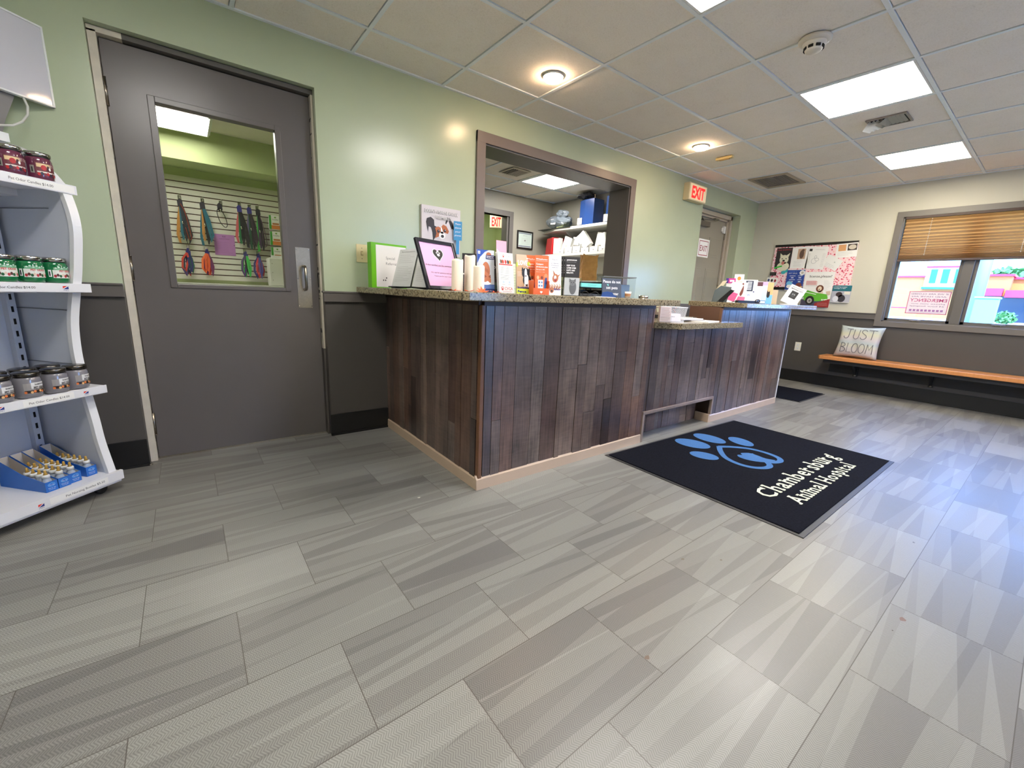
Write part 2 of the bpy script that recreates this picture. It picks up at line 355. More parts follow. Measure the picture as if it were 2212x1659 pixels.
# back wall (green) with door, pass-through and second door openings
TW = .25
def wallbits(b, x0, x1, z0, z1, y0=0., y1=TW, split=.95):
    if z0 < split < z1:
        b.box(x0, x1, y0, y1, z0, split, m_grayl); b.box(x0, x1, y0, y1, split, z1, m_green)
    else: b.box(x0, x1, y0, y1, z0, z1, m_grayl if z1 <= split else m_green)
D1 = (-.578, .386, 2.145); OP = (1.587, 3.35, 1.0, 2.115); D2 = (4.76, 5.735, 2.163)
b = MB()
wallbits(b, XL - .2, D1[0], 0, H + .02); wallbits(b, D1[1], OP[0], 0, H + .02); wallbits(b, OP[1], D2[0], 0, H + .02); wallbits(b, D2[1], XE + .25, 0, H + .02)
wallbits(b, D1[0], D1[1], D1[2], H + .02); wallbits(b, OP[0], OP[1], OP[3], H + .02); wallbits(b, OP[0], OP[1], 0, OP[2]); wallbits(b, D2[0], D2[1], D2[2], H + .02)
struct(b, 'wall_back')
# far wall with window opening
WY0, WY1, WZ0, WZ1 = -3.44, -1.605, .87, 2.03
b = MB()
def far(y0, y1, z0, z1, split=.925):
    if z0 < split < z1: b.box(XE, XE + .2, y0, y1, z0, split, m_grayl); b.box(XE, XE + .2, y0, y1, split, z1, m_beige)
    else: b.box(XE, XE + .2, y0, y1, z0, z1, m_grayl if z1 <= split else m_beige)
far(WY1, 0, 0, H + .02); far(YF - .2, WY0, 0, H + .02); far(WY0, WY1, 0, WZ0); far(WY0, WY1, WZ1, H + .02)
struct(b, 'wall_right')
b = MB(); b.box(XL - .2, XL, YF, 0, 0, H + .02, m_green); struct(b, 'wall_left')
FX0, FX1, FZ0, FZ1 = 2.6, 3.65, .30, 2.10
b = MB(); b.box(XL - .2, FX0, YF - .2, YF, 0, H + .02, m_beige); b.box(FX1, XE, YF - .2, YF, 0, H + .02, m_beige); b.box(FX0, FX1, YF - .2, YF, 0, FZ0, m_beige); b.box(FX0, FX1, YF - .2, YF, FZ1, H + .02, m_beige); struct(b, 'wall_front')
w2_ = tag(bpy.data.objects.new('fill_window', None), kind='structure'); COL.objects.link(w2_)  # unseen glazed opening, added to bring more daylight into the room
b = MB(); mal = mat('fill_window_frame', (90, 88, 86), .4, .3)
for x in (FX0, FX1 - .05): b.box(x, x + .05, YF - .15, YF - .05, FZ0, FZ1, mal)
b.box(FX0, FX1, YF - .15, YF - .05, FZ0, FZ0 + .05, mal); b.box(FX0, FX1, YF - .15, YF - .05, FZ1 - .05, FZ1, mal); b.build('window_frame', w2_)
b = MB(); b.box(FX0 + .02, FX1 - .02, YF - .102, YF - .098, FZ0 + .02, FZ1 - .02, m_glass); b.build('window_pane', w2_)
b = MB(); b.box(-3, 9, YF - 2.4, YF - .2, 2.45, 2.6, m_white); struct(b, 'sky_shield')  # unseen slab, added to keep blue sky light out of the front opening
# chair rails
b = MB(); b.box(XL, D1[0] + .002, -.022, 0, .915, .98, m_rail); b.box(XL, D1[0], -.03, 0, .972, .982, m_rail); struct(b, 'trim_1', .002)
b = MB(); b.box(D1[1] - .012, .80, -.022, 0, .912, .972, m_rail); b.box(D1[1] - .02, .80, -.028, 0, .968, .98, m_rail); struct(b, 'trim_2', .002)
b = MB(); b.box(3.44, D2[0], -.022, 0, .91, .975, m_rail); struct(b, 'trim_3', .002)
b = MB(); b.box(XE - .022, XE, -1.545, 0, .885, .955, m_rail); b.box(XE - .03, XE, -1.545, 0, .948, .958, m_rail); struct(b, 'trim_4', .002)
b = MB(); b.box(XE - .022, XE, YF, -3.5, .885, .955, m_rail); struct(b, 'trim_5', .002)
# baseboards
b = MB(); b.box(XL, D1[0] + .002, -.012, 0, 0, .15, m_base); b.box(XL, D1[0], -.02, 0, 0, .012, m_base); b.box(D1[1] - .006, .79, -.012, 0, 0, .147, m_base)
b.box(D1[1] - .006, .79, -.02, 0, 0, .012, m_base); b.box(4.55, D2[0], -.012, 0, 0, .147, m_base); b.box(D2[1], XE, -.012, 0, 0, .147, m_base); struct(b, 'baseboard_back')
b = MB(); b.box(XE - .012, XE, YF, -.012, 0, .15, m_base); b.box(XE - .02, XE, YF, -.012, 0, .012, m_base); struct(b, 'baseboard_right')
b = MB(); b.box(XL, XL + .012, YF, -.012, 0, .15, m_base); struct(b, 'baseboard_left')
# pass-through casing and lining
b = MB(); y0 = -.02
b.box(1.51, 1.587, y0, 0, .98, 2.19, m_trimbr); b.box(3.35, 3.427, y0, 0, .98, 2.19, m_trimbr); b.box(1.51, 3.427, y0 - .001, 0, 2.115, 2.19, m_trimbr)
struct(b, 'trim_6', .002)
b = MB(); b.box(1.587, 1.597, -.004, TW + .002, 1.0, 2.115, m_reveal); b.box(3.34, 3.35, -.004, TW + .002, 1.0, 2.115, m_reveal)
b.box(1.587, 3.35, -.004, TW + .002, 2.105, 2.115, m_reveal); b.box(1.587, 3.35, -.004, TW + .002, 1.0, 1.012, m_reveal)
struct(b, 'trim_7')

# ------------------------------------------------------------------ door 1
d1 = tag(bpy.data.objects.new('door_1', None), kind='structure'); COL.objects.link(d1); d1.location = (-.578, .0, 0)
X0 = .578
b = MB()
def fr(b, x0, x1, y0, y1, z0, z1, m): b.box(x0 + X0, x1 + X0, y0, y1, z0, z1, m)
fr(b, -.576, -.545, .045, .16, 0, 2.125, m_frame); fr(b, .372, .384, .045, .16, .60, 2.125, m_frame)
fr(b, .372, .384, .044, .16, 0, .60, m_chip)
fr(b, -.576, -.455, .045, .16, 2.118, 2.143, m_frame); fr(b, -.455, .384, .044, .16, 2.118, 2.143, m_chip)
fr(b, -.545, -.533, .128, .16, 0, 2.118, m_frame); fr(b, .360, .372, .128, .16, 0, 2.118, m_frame); fr(b, -.545, .372, .128, .16, 2.106, 2.118, m_frame)
rc = random.Random(5)
for k in range(26):                                    # chips out of the cream paint
    z = rc.choice([rc.uniform(.05, 1.1), rc.uniform(.3, 2.05)]); h = rc.uniform(.004, .02); w = rc.uniform(.002, .007)
    if z > .62: fr(b, .3735 - .002, .3735, .046 + rc.uniform(0, .06), .046 + rc.uniform(.062, .08), z, z + h, m_chip)
    fr(b, -.5452, -.5447 + .0006, .06, .06 + w * 3, z, z + h, m_chip)
b.build('door_frame', d1)
b = MB(); wx0, wx1, wz0, wz1 = -.372, .187, .985, 1.89
lx0, lx1, lz1 = -.541, .369, 2.113
for a in ((lx0, wx0 - .004, .008, lz1), (wx1 + .004, lx1, .008, lz1), (wx0 - .004, wx1 + .004, .008, wz0 - .004), (wx0 - .004, wx1 + .004, wz1 + .004, lz1)): fr(b, a[0], a[1], .083, .127, a[2], a[3], m_door)
leaf = b.build('door_leaf', d1)
b = MB(); fx0, fx1, fz0, fz1 = wx0 - .018, wx1 + .018, wz0 - .018, wz1 + .025
for a in ((fx0, wx0 + .012, fz0, fz1), (wx1 - .012, fx1, fz0, fz1), (wx0 + .012, wx1 - .012, fz0, wz0 + .004), (wx0 + .012, wx1 - .012, wz1 - .004, fz1)):
    fr(b, a[0], a[1], .076, .134, a[2], a[3], m_door)
b.build('window_molding', d1, .003)
b = MB(); fr(b, wx0 + .010, wx1 - .010, .103, .107, wz0, wz1, m_glass); b.build('window_pane', d1)
for z in (1.885, 1.06, .21):
    b = MB(); b.tube([(X0 - .5415, .074, z - .062), (X0 - .5415, .074, z + .062)], .0075, m_nickel, 12)
    for q in (-.062, -.02, .02, .062): b.tube([(X0 - .5415, .074, z + q - .001), (X0 - .5415, .074, z + q + .001)], .0088, m_nickel, 12)
    b.box(X0 - .549, X0 - .535, .078, .0835, z - .06, z + .06, m_nickel); b.build('hinge', d1)
b = MB(); fr(b, .243, .327, .0805, .083, .866, 1.242, m_steel)
for q in (.249, .321):
    for z in (.878, 1.05, 1.230): b.tube([(q + X0, .0795, z), (q + X0, .081, z)], .0035, m_chrome, 10)
pl = b.build('pull_plate', d1, .0008)
b = MB(); b.tube([(X0 + .287, .081, 1.128), (X0 + .287, .045, 1.126), (X0 + .287, .034, 1.112), (X0 + .287, .034, 1.0), (X0 + .287, .045, .984), (X0 + .287, .081, .982)], [.009, .008, .0085, .0085, .008, .009], m_nickel, 12)
b.lathe([(.013, 0), (.013, .004)], m_nickel, 16); b.build('handle', pl)
bpy.data.objects['handle'].location = (0, 0, 0)
b = MB(); fr(b, -.541, .369, .079, .127, 0, .008, m_steel); b.build('threshold', d1)
b = MB(); fr(b, .366, .3735, .076, .084, 1.0, 1.09, m_blackm); b.build('lock_strike', d1)

# ------------------------------------------------------------------ door 2 (exit)
d2 = tag(bpy.data.objects.new('door_2', None), kind='structure'); COL.objects.link(d2); d2.location = (4.76, 0, 0)
m_f2 = mat('exit_frame', (186, 176, 158), .4, noise=.04, nscale=15); m_d2 = mat('exit_door', (158, 152, 136), .4)
b = MB(); w2 = .975
b.box(.002, .05, .10, .20, 0, 2.155, m_f2); b.box(w2 - .05, w2 - .002, .10, .20, 0, 2.155, m_f2); b.box(.002, w2 - .002, .10, .20, 2.105, 2.157, m_f2)
b.box(w2 - .075, w2 - .05, .13, .20, 0, 2.105, m_f2); b.box(.05, .075, .13, .20, 0, 2.105, m_f2); b.box(.05, w2 - .05, .13, .2, 2.08, 2.105, m_f2)
b.build('door_frame', d2, .002)
b = MB(); b.box(.078, w2 - .078, .155, .195, .01, 2.078, m_d2)
for px in ((.15, .42), (.53, .80)):
    for pz in ((.25, .75), (.85, 1.45), (1.6, 1.85)):
        b.box(px[0], px[1], .151, .156, pz[0], pz[1], m_d2); b.box(px[0] + .03, px[1] - .03, .148, .152, pz[0] + .03, pz[1] - .03, m_d2)
b.build('door_leaf', d2, .003)
b = MB(); b.box(w2 - .08, w2 - .076, .15, .156, .01, 2.078, m_nickel)
for z in (.3, 1.2, 1.9): b.tube([(w2 - .077, .146, z - .05), (w2 - .077, .146, z + .05)], .007, m_nickel)
b.build('hinge', d2)
b = MB(); m_cl = mat('closer_metal', (128, 124, 116), .35, .7)
b.box(.16, .40, .095, .148, 1.955, 2.015, m_cl); b.tube([(.22, .12, 2.015), (.22, .12, 2.04)], .014, m_cl, 12)
b.tube([(.22, .12, 2.035), (.42, .06, 2.045), (.55, .11, 2.055)], .007, m_cl, 8); b.box(.50, .60, .09, .13, 2.06, 2.08, m_cl)
b.tube([(.30, .12, 2.015), (.12, .07, 2.05), (.06, .11, 2.07)], .007, m_cl, 8)
b.build('door_closer', d2)
b = MB(); b.box(w2 - .155, w2 - .105, .125, .15, 1.93, 2.02, m_white); b.box(w2 - .185, w2 - .16, .135, .15, 1.95, 2.0, m_white); b.build('alarm_contact', d2)

# ================================================================== ROOMS BEHIND THE WALL
RD = 2.78
b = MB()      # pet supply room behind door 1
b.box(-1.25, -1.15, TW, RD, 0, H, m_greenr); struct(b, 'wall_supply_left')
b = MB(); b.box(.68, .78, TW, 2.72, 0, H, m_greenr); struct(b, 'wall_supply_right')
b = MB(); b.box(-1.25, .78, 2.72, RD + .1, 0, H, m_greenr); struct(b, 'wall_supply_back')
b = MB(); b.box(-1.15, .68, 2.33, 2.72, 2.10, H, m_greenr); struct(b, 'soffit')
b = MB(); b.box(-1.25, 1.45, TW, RD + .1, H, H + .1, m_ceil); struct(b, 'ceiling_supply_room')
# office
b = MB()
b.box(1.30, 1.42, TW, 2.33, 0, H, m_office)
dx0, dx1, dz = 2.75, 3.49, 2.09
struct(b, 'wall_office_left')
b = MB(); b.box(1.42, dx0, 2.23, 2.33, 0, H, m_office); b.box(dx1, 4.33, 2.23, 2.33, 0, H, m_office); b.box(dx0, dx1, 2.23, 2.33, dz, H, m_office); struct(b, 'wall_office_back')
b = MB(); b.box(4.33, 4.45, TW, 2.33, 0, H, m_office)
struct(b, 'wall_office_right')
b = MB(); b.box(1.30, 4.5, TW, 2.33, H + .01, H + .1, m_ceil)
b.box(2.0, 4.6, 2.33, 4.6, H + .01, H + .1, m_ceil)
for x in (1.92, 2.53, 3.14, 3.75, ): b.box(x - .011, x + .011, TW, 2.23, H, H + .011, m_grid)
for y in (.45, 1.06, 1.60, 2.2): b.box(1.42, 4.33, y - .011, y + .011, H, H + .011, m_grid)
struct(b, 'ceiling_office')
b = MB(); b.box(dx0 - .07, dx0, 2.205, 2.335, 0, dz + .07, m_reveal); b.box(dx1, dx1 + .07, 2.205, 2.335, 0, dz + .07, m_reveal); b.box(dx0, dx1, 2.205, 2.335, dz, dz + .07, m_reveal)
b.box(dx1 - .03, dx1, 2.23, 2.36, 0, dz, m_reveal)
struct(b, 'trim_8', .002)
b = MB(); b.box(2.0, 4.6, 3.7, 3.8, 0, H, m_greenr); b.box(4.5, 4.6, 2.33, 3.7, 0, H, m_greenr); b.box(2.0, 2.1, 2.33, 3.7, 0, H, m_greenr); b.box(4.30, 4.38, 3.4, 3.7, 0, H, m_greenr)
struct(b, 'wall_corridor')
b = MB(); b.box(2.0, 4.7, 2.9, 4.2, -.12, 0, m_floor); struct(b, 'floor_corridor')

# ================================================================== WINDOW 1
w1 = tag(bpy.data.objects.new('window_1', None), kind='structure'); COL.objects.link(w1); w1.location = (XE, -1.575, .87)
m_wtrim = mat('window_trim', (112, 107, 102), .36)
def WB(b, x0, x1, y0, y1, z0, z1, m): b.box(x0, x1, y0 + 1.575, y1 + 1.575, z0 - .87, z1 - .87, m)
b = MB()
WB(b, -.022, 0, -1.605, -1.545, .81, 2.09, m_wtrim); WB(b, -.022, 0, -3.5, -3.44, .81, 2.09, m_wtrim); WB(b, -.023, 0, -3.5, -1.545, 2.03, 2.09, m_wtrim); WB(b, -.023, 0, -3.5, -1.545, .81, .87, m_wtrim)
b.build('window_casing', w1, .002)
b = MB(); m_wf = mat('window_sash', (100, 96, 92), .35)
WB(b, 0, .2, -1.617, -1.605, .87, 2.03, m_wtrim); WB(b, 0, .2, -3.44, -3.428, .87, 2.03, m_wtrim); WB(b, 0, .2, -3.44, -1.605, 2.018, 2.03, m_wtrim); WB(b, 0, .2, -3.44, -1.605, .87, .882, m_wtrim)
b.build('window_reveal', w1)
panes = [(-2.165, -1.617), (-2.80, -2.245), (-3.428, -2.88)]
b = MB()
for y in (-2.245, -2.88): WB(b, .02, .13, y, y + .08, .882, 2.018, m_wf)
b.build('mullion', w1, .003)
for y0, y1 in panes:
    b = MB()
    WB(b, .05, .09, y0, y0 + .03, .882, 2.018, m_wf); WB(b, .05, .09, y1 - .03, y1, .882, 2.018, m_wf); WB(b, .05, .09, y0, y1, .882, .912, m_wf); WB(b, .05, .09, y0, y1, 1.988, 2.018, m_wf)
    sa = b.build('window_sash', w1, .002)
    b = MB(); WB(b, .068, .071, y0 + .03, y1 - .03, .912, 1.988, m_glass); b.build('window_pane', sa)
    b = MB(); ym = (y0 + y1) / 2; WB(b, .015, .05, ym - .02, ym + .02, .884, .90, m_nickel)
    WB(b, .005, .02, ym - .05, ym + .045, .895, .903, m_nickel); b.build('crank_handle', sa, .002)
# pleated shade
b = MB(); m_shade = mat('pleated_shade', (204, 164, 112), .85)
nt = m_shade.node_tree; pb = nt.nodes['Principled BSDF']
tl = nt.nodes.new('ShaderNodeBsdfTranslucent'); tl.inputs[0].default_value = lin((208, 152, 92)) + (1,); ms_ = nt.nodes.new('ShaderNodeMixShader'); ms_.inputs[0].default_value = .22
out = [n for n in nt.nodes if n.type == 'OUTPUT_MATERIAL'][0]
nt.links.new(pb.outputs[0], ms_.inputs[1]); nt.links.new(tl.outputs[0], ms_.inputs[2]); nt.links.new(ms_.outputs[0], out.inputs[0])
sh = thing('pleated_shade', 'tan pleated shade half lowered over the window, with white cords', 'blind', (XE - .02, -1.63, 2.015))
zs = [0.0]; 
for k in range(11): zs.append(zs[-1] - .0185)
for k in range(9): zs.append(zs[-1] - .014)
for k in range(8): zs.append(zs[-1] - .009)
for k in range(10): zs.append(zs[-1] - .0045)
pts = []
for k, z in enumerate(zs): pts.append(((0.0 if k % 2 else .030), z))
vs = []; fs = []
for x, z in pts: vs += [(x, 0, z), (x, -1.79, z)]
for k in range(len(pts) - 1): fs.append((2 * k, 2 * k + 1, 2 * k + 3, 2 * k + 2))
b.add(vs, fs, m_shade); b.build('pleated_fabric', sh)
b = MB(); b.box(-.004, .03, -1.795, .002, -.01, .014, mat('shade_rail', (70, 50, 44), .5)); b.build('head_rail', sh)
zb = zs[-1]; b = MB(); b.box(-.006, .034, -1.795, .002, zb - .022, zb, mat('shade_bottom', (84, 70, 70), .5)); b.build('bottom_rail', sh, .003)
for y in (-.215, -.905, -1.58):
    b = MB(); z = -.02
    for k in range(24):
        st = .019 if k < 12 else .0135
        if z - .008 > zb: b.box(-.008, -.004, y - .0028, y + .0028, z - .007, z, m_white)
        z -= st
    b.build('cord', sh)

# exterior --------------------------------------------------------
b = MB(); m_grass = mat('lawn', (112, 150, 84), .9, noise=.3, nscale=3); m_road = mat('pavement', (176, 176, 178), .9)
b.box(XE + .3, 24, -40, 40, .2, .45, m_grass); b.box(24, 90, -60, 60, .2, .45, m_road); b.box(-30, XE + .3, -40, YF - .2, -.3, -.02, m_road); struct(b, 'ground_outside')
def W2(y, z, k=2.03): return (-2.936 + (y + 2.936) * k, 1.016 + (z - 1.016) * k)
m_wallo = mat('stucco_yellow', (190, 128, 62), .8); m_wallw = mat('stucco_white', (206, 192, 168), .8); m_pink = mat('red_trim', (186, 44, 74), .6)
m_teal = mat('teal_panel', (40, 150, 170), .4); m_dkg = mat('storefront_glass', (40, 54, 66), .15)
bd = thing('commercial_building', 'yellow stucco building with white upper storey and teal panels across the street', 'building', (45, 0, .45))
def EB(b, y0, y1, z0, z1, x0, x1, m):
    a = W2(y0, z0); c = W2(y1, z1); b.box(x0, x1, a[0], c[0], a[1] - .45, c[1] - .45, m)
b = MB(); EB(b, .60, 3.2, .7371, 2.24, 0, 8, m_wallo); EB(b, -.75, .61, .7371, 1.83, .02, 8, m_wallo); b.build('yellow_wall', bd)
b = MB(); EB(b, .60, 3.2, 2.24, 2.30, -.15, 8, m_pink); EB(b, -.75, .62, 2.585, 2.64, -.3, 8, m_pink); EB(b, .60, 3.2, 1.08, 1.11, -.03, 0, m_pink); b.build('red_roof_trim', bd)
b = MB(); EB(b, -.75, .61, 1.88, 2.585, -.15, 8, m_wallw); b.build('white_upper_wall', bd)
for y0, y1 in ((.30, .475), (-.02, .165), (-.34, -.17)):
    b = MB(); EB(b, y0, y1, 2.03, 2.515, -.22, -.15, m_teal); b.build('teal_panel', bd)
b = MB(); EB(b, -.75, .63, 1.81, 1.88, -.5, 0, m_teal); b.build('teal_ledge', bd)
br = thing('restaurant_building', 'yellow building with red awnings and dark storefront right of the utility pole', 'building', (45, -8, .45))
def EC(b, y0, y1, z0, z1, x0, x1, m):
    a = W2(y0, z0); c = W2(y1, z1); b.box(x0, x1, a[0] + 8, c[0] + 8, a[1] - .45, c[1] - .45, m)
b = MB(); EC(b, -1.55, -.80, 1.6, 2.27, 0, 8, m_wallo); EC(b, -3.6, -1.55, 1.6, 2.2, 1.5, 8, m_wallo); b.build('yellow_wall', br)
b = MB(); EC(b, -1.6, -.78, 2.27, 2.34, -.2, 8, m_pink); EC(b, -3.6, -1.55, 2.2, 2.27, 1.3, 8, m_pink); b.build('red_roof_trim', br)
b = MB(); EC(b, -1.44, -.80, 1.6, 1.85, -.9, 0, m_pink); b.build('awning', br)
b = MB(); a = W2(-1.5, 1.9); c = W2(-2.4, 1.55)
b.prism([(a[1] - .45, 0), (c[1] - .45, -1.6), (c[1] - .55, -1.6), (a[1] - .6, 0)], c[0] + 8, a[0] + 8, m_pink, 'z') if False else EC(b, -2.4, -1.5, 1.56, 1.80, -.6, 1.5, m_pink)
b.build('awning', br)
b = MB(); EC(b, -3.6, -.80, .7371, 1.6, .1, 7.9, m_dkg); b.build('storefront', br)
b = MB(); b.tube([(0, 0, 0), (0, 0, 9)], [.19, .16], mat('pole_wood', (170, 166, 160), .8), 12)
one(b, 'utility_pole', 'pale utility pole standing outside behind the right window pane', 'pole', (24, -.66, .45))
b = MB(); b.box(-.3, .3, -.28, .28, 0, 1.05, mat('transformer_green', (120, 190, 176), .5)); b.box(-.33, .33, -.31, .31, 1.05, 1.12, mat('transformer_lid', (140, 204, 190), .5))
one(b, 'utility_box', 'pale green utility box at the foot of the outdoor pole', 'utility box', (22, -1.12, .45), bevel=.02)
def blob(r, seed, m, n=220, sc=(1, 1, .7), ls=.16):
    q = random.Random(seed); b = MB()
    for k in range(n):
        th = q.uniform(0, 2 * PI); ph = math.acos(q.uniform(-1, 1)); d = r * q.uniform(.55, 1)
        c = Vector((d * math.sin(ph) * math.cos(th) * sc[0], d * math.sin(ph) * math.sin(th) * sc[1], d * math.cos(ph) * sc[2] + r * sc[2]))
        a = Vector((q.uniform(-1, 1), q.uniform(-1, 1), q.uniform(-1, 1))).normalized() * r * ls; e = a.cross(Vector((q.uniform(-1, 1), q.uniform(-1, 1), q.uniform(-1, 1)))).normalized() * r * ls
        b.add([c - a, c - e, c + a, c + e], [(0, 1, 2, 3)], m)
    return b
m_leafg = mat('foliage', (86, 140, 66), .7, noise=.3, nscale=8)
one(blob(.50, 3, m_leafg, 300), 'shrub', 'round green shrub in front of the dark storefront outside', 'shrub', (35, -.85, .45))
t = thing('tree', 'leafy green tree rising behind the red roofed restaurant', 'tree', (62, 1.2, .45))
b = blob(1.7, 9, m_leafg, 500); o = b.build('crown', t); o.location = (0, 0, 2.5)
b = MB(); b.tube([(0, 0, 0), (.1, 0, 3)], [.3, .2], mat('bark', (92, 74, 60), .9)); b.build('trunk', t)

# window notice, printed to be read from the street
b = MB(); W_, H_ = .34, .25; b.box(-W_ / 2, W_ / 2, 0, .002, 0, H_, mat('notice_film', (238, 226, 236), .5))
r_ = ink(190, 70, 130); r2 = ink(120, 80, 140)
for q in ((-.17, 0, -.164, H_), (.164, 0, .17, H_), (-.17, 0, .17, .007), (-.17, H_ - .006, .17, H_)): b.rect(*q, r_, 1)
b.text('IF WE ARE CLOSED', 0, .213, .016, r2, w=.30, mirror=True); b.text('AND HAVE AN', 0, .185, .014, r2, w=.28, mirror=True)
b.text('EMERGENCY', 0, .135, .036, r_, w=.30, mirror=True, bold=.01); b.text('please visit our', 0, .108, .012, r2, w=.28, mirror=True)
b.text('24 hour hospital', 0, .08, .014, r2, w=.28, mirror=True)
for k in range(9): b.rect(-.14 + .032 * k, .028, -.118 + .032 * k, .05, ink(170, 120, 180), 1)
b.lines(-.14, .14, .012, .024, 2, r2)
one(b, 'window_notice', 'emergency notice with reversed red and purple lettering stuck to the left window pane', 'notice', (XE + .066, -1.955, .976), -PI / 2 , rx=0)

# ================================================================== CEILING FIXTURES
def led_panel(x0, x1, y0, y1, label, m=m_led, grp=None, z=H):
    t = thing('ceiling_light', label, 'ceiling light', ((x0 + x1) / 2, (y0 + y1) / 2, z), 0, grp)
    w = (x1 - x0) / 2 - .0125; d = (y1 - y0) / 2 - .0125; b = MB(); f = .012
    for a in ((-w, w, -d, -d + f), (-w, w, d - f, d), (-w, -w + f, -d + f, d - f), (w - f, w, -d + f, d - f)): b.box(*a, .001, .018, m_white)
    b.box(-w, w, -d, d, .016, .02, m_white); b.build('frame', t)
    b = MB(); b.box(-w + f, w - f, -d + f, d - f, .004, .014, m); b.build('diffuser', t); return t
for (i, k), lb, mm in (((5, 2), 'square LED ceiling panel between the smoke detector and the bent vent, large in the picture', m_led),
                       ((8, 2), 'square warm-tinted LED ceiling panel nearest the window wall', m_led2),
                       ((2, 2), 'square LED ceiling panel cut off by the top edge of the picture', m_led),
                       ((-1, 2), 'square LED ceiling panel added out of view over the shelving corner for extra light', m_led),  # extra fill panel, never in view
                       ((4, 6), 'square LED ceiling panel added behind the camera to light the room', m_led),  # added off-view to raise the room light
                       ((7, 6), 'square LED ceiling panel added out of view on the right to brighten the bench side', m_led)):  # unseen panel put in to brighten the far and right side
    c = cell(i, k); led_panel(c[0], c[1], c[2], c[3], lb, mm, 'LED panels in the waiting room ceiling')
led_panel(3.155, 3.745, 1.045, 1.58, 'square LED ceiling panel in the office seen through the opening', m_led)
for (x, y), lb in (((1.694, -.624), 'round warm ceiling lamp glowing above the near end of the counter'), ((3.541, -.609), 'round warm ceiling lamp glowing nearer the exit sign')):
    t = thing('ceiling_lamp', lb, 'ceiling lamp', (x, y, H), 0, 'round warm lamps above the counter')
    b = MB(); b.lathe([(.068, .004), (.068, -.005), (.061, -.006), (.05, -.001)], m_white, 32); b.build('trim_ring', t)
    b = MB(); b.lathe([(.060, -.003), (.060, -.014), (.052, -.022), (.03, -.027), (.001, -.029)], m_bulb, 32); b.build('lamp_lens', t)
t = thing('smoke_detector', 'round white smoke detector on the ceiling grid', 'smoke detector', (2.445, -1.845, H)); m_sd = mat('detector_cream', (222, 214, 200), .4)
b = MB(); b.lathe([(.076, 0), (.076, -.008), (.07, -.014), (.055, -.018)], m_sd, 36); b.build('base_ring', t)
b = MB(); b.lathe([(.055, -.014), (.052, -.03), (.044, -.034), (.04, -.052), (.034, -.058), (.001, -.058)], m_sd, 32)
for k in range(8): a = k * PI / 4; b.M = Matrix.Rotation(a, 4, 'Z'); b.box(.0405, .046, -.011, .011, -.049, -.037, m_dark)
b.build('sensing_head', t)
# bent supply register
t = thing('air_vent', 'small metal ceiling vent with louvres bent down at one end', 'vent', (3.978, -1.845, H)); mg = mat('vent_metal', (150, 142, 134), .5, .2)
b = MB()
for a in ((-.105, .105, -.118, -.106), (-.105, .105, .106, .118), (-.105, -.09, -.106, .106), (.09, .105, -.106, .106)): b.box(*a, -.006, .004, mg)
b.build('frame', t); b = MB(); b.box(-.09, .09, -.106, .106, .001, .0035, m_dark); b.build('duct_opening', t)
b = MB()
for k in range(9):
    y = -.095 + .024 * k
    if k < 4: b.add([(-.085, y, -.001), (.085, y, -.001), (.085, y + .02, -.006), (-.085, y + .02, -.006)], [(0, 1, 2, 3)], mg)
    else: b.add([(-.085, y, -.001), (.085, y, -.001), (.08, y + .03, -.014 - .006 * (k - 4)), (-.08, y + .035, -.03 - .008 * (k - 4))], [(0, 1, 2, 3)], mg if k < 6 else m_white)
b.build('louvre', t)
t = thing('air_vent', 'larger slotted return vent in the ceiling near the exit door', 'vent', (5.165, -.625, H))
b = MB()
for a in ((-.27, .27, -.20, -.175), (-.27, .27, .175, .20), (-.27, -.225, -.175, .175), (.20, .27, -.175, .175)): b.box(*a, -.008, .004, mat('vent_tan', (176, 164, 142), .5))
b.build('frame', t); b = MB(); b.box(-.225, .2, -.175, .175, .001, .0035, m_dark); b.build('duct_opening', t)
b = MB()
for k in range(17): y = -.170 + .0205 * k; b.box(-.225, .20, y, y + .010, -.005, .001, mg)
b.build('louvre', t)
t = thing('air_vent', 'square white vent in the office ceiling seen through the opening', 'vent', (2.85, 1.275, H))
b = MB(); b.box(-.13, .13, -.14, .14, -.006, .0, mat('vent_office', (190, 182, 164), .5)); b.build('frame', t)
b = MB()
for k in range(8): b.box(-.105 + .028 * k, -.093 + .028 * k, -.11, .11, -.009, -.006, m_dark if k < 3 else mg)
b.build('louvre', t)
b = MB(); b.box(-.02, .02, -.08, .08, -.022, 0, mat('yellow_cover', (206, 184, 128), .5)); b.box(-.012, .012, -.05, .05, -.028, -.022, mat('yellow_cover2', (190, 160, 100), .5))
one(b, 'ceiling_sensor', 'small yellowed oblong cover on the ceiling beside the far round lamp', 'sensor', (3.96, -.62, H), bevel=.003)

# ---------------- lit exit signs
def exit_sign(label, loc, rz, w=.36, h=.20):
    t = thing('exit_sign', label, 'exit sign', loc, rz)
    mb_ = mat('exit_housing', (222, 206, 168), .45); mf = mat('exit_face', (236, 222, 186), .4, emit=(255, 226, 180), estr=.25); mr = mat('exit_red', (226, 40, 44), .4, emit=(255, 30, 26), estr=1.3)
    b = MB(); b.box(-w / 2, w / 2, -.075, 0, 0, h, mb_); b.build('housing', t, .006)
    b = MB(); b.box(-w / 2 + .012, w / 2 - .012, -.079, -.075, .012, h - .012, mf); fc = b.build('face_plate', t)
    b = MB(); b.M = Matrix.Translation((0, -.079, 0)); b.text('EXIT', 0, h * .16, h * .68, mr, w=w * .74, bold=.035, k=2); b.build('lettering', fc); return t
exit_sign('lit red and cream exit sign high on the green wall', (4.49, 0, 2.14), 0, .37, .185)
exit_sign('lit exit sign seen through the office doorway', (3.80, 3.0, 2.03), rad(-30), .20, .20)
t = bpy.data.objects['exit_sign.001']
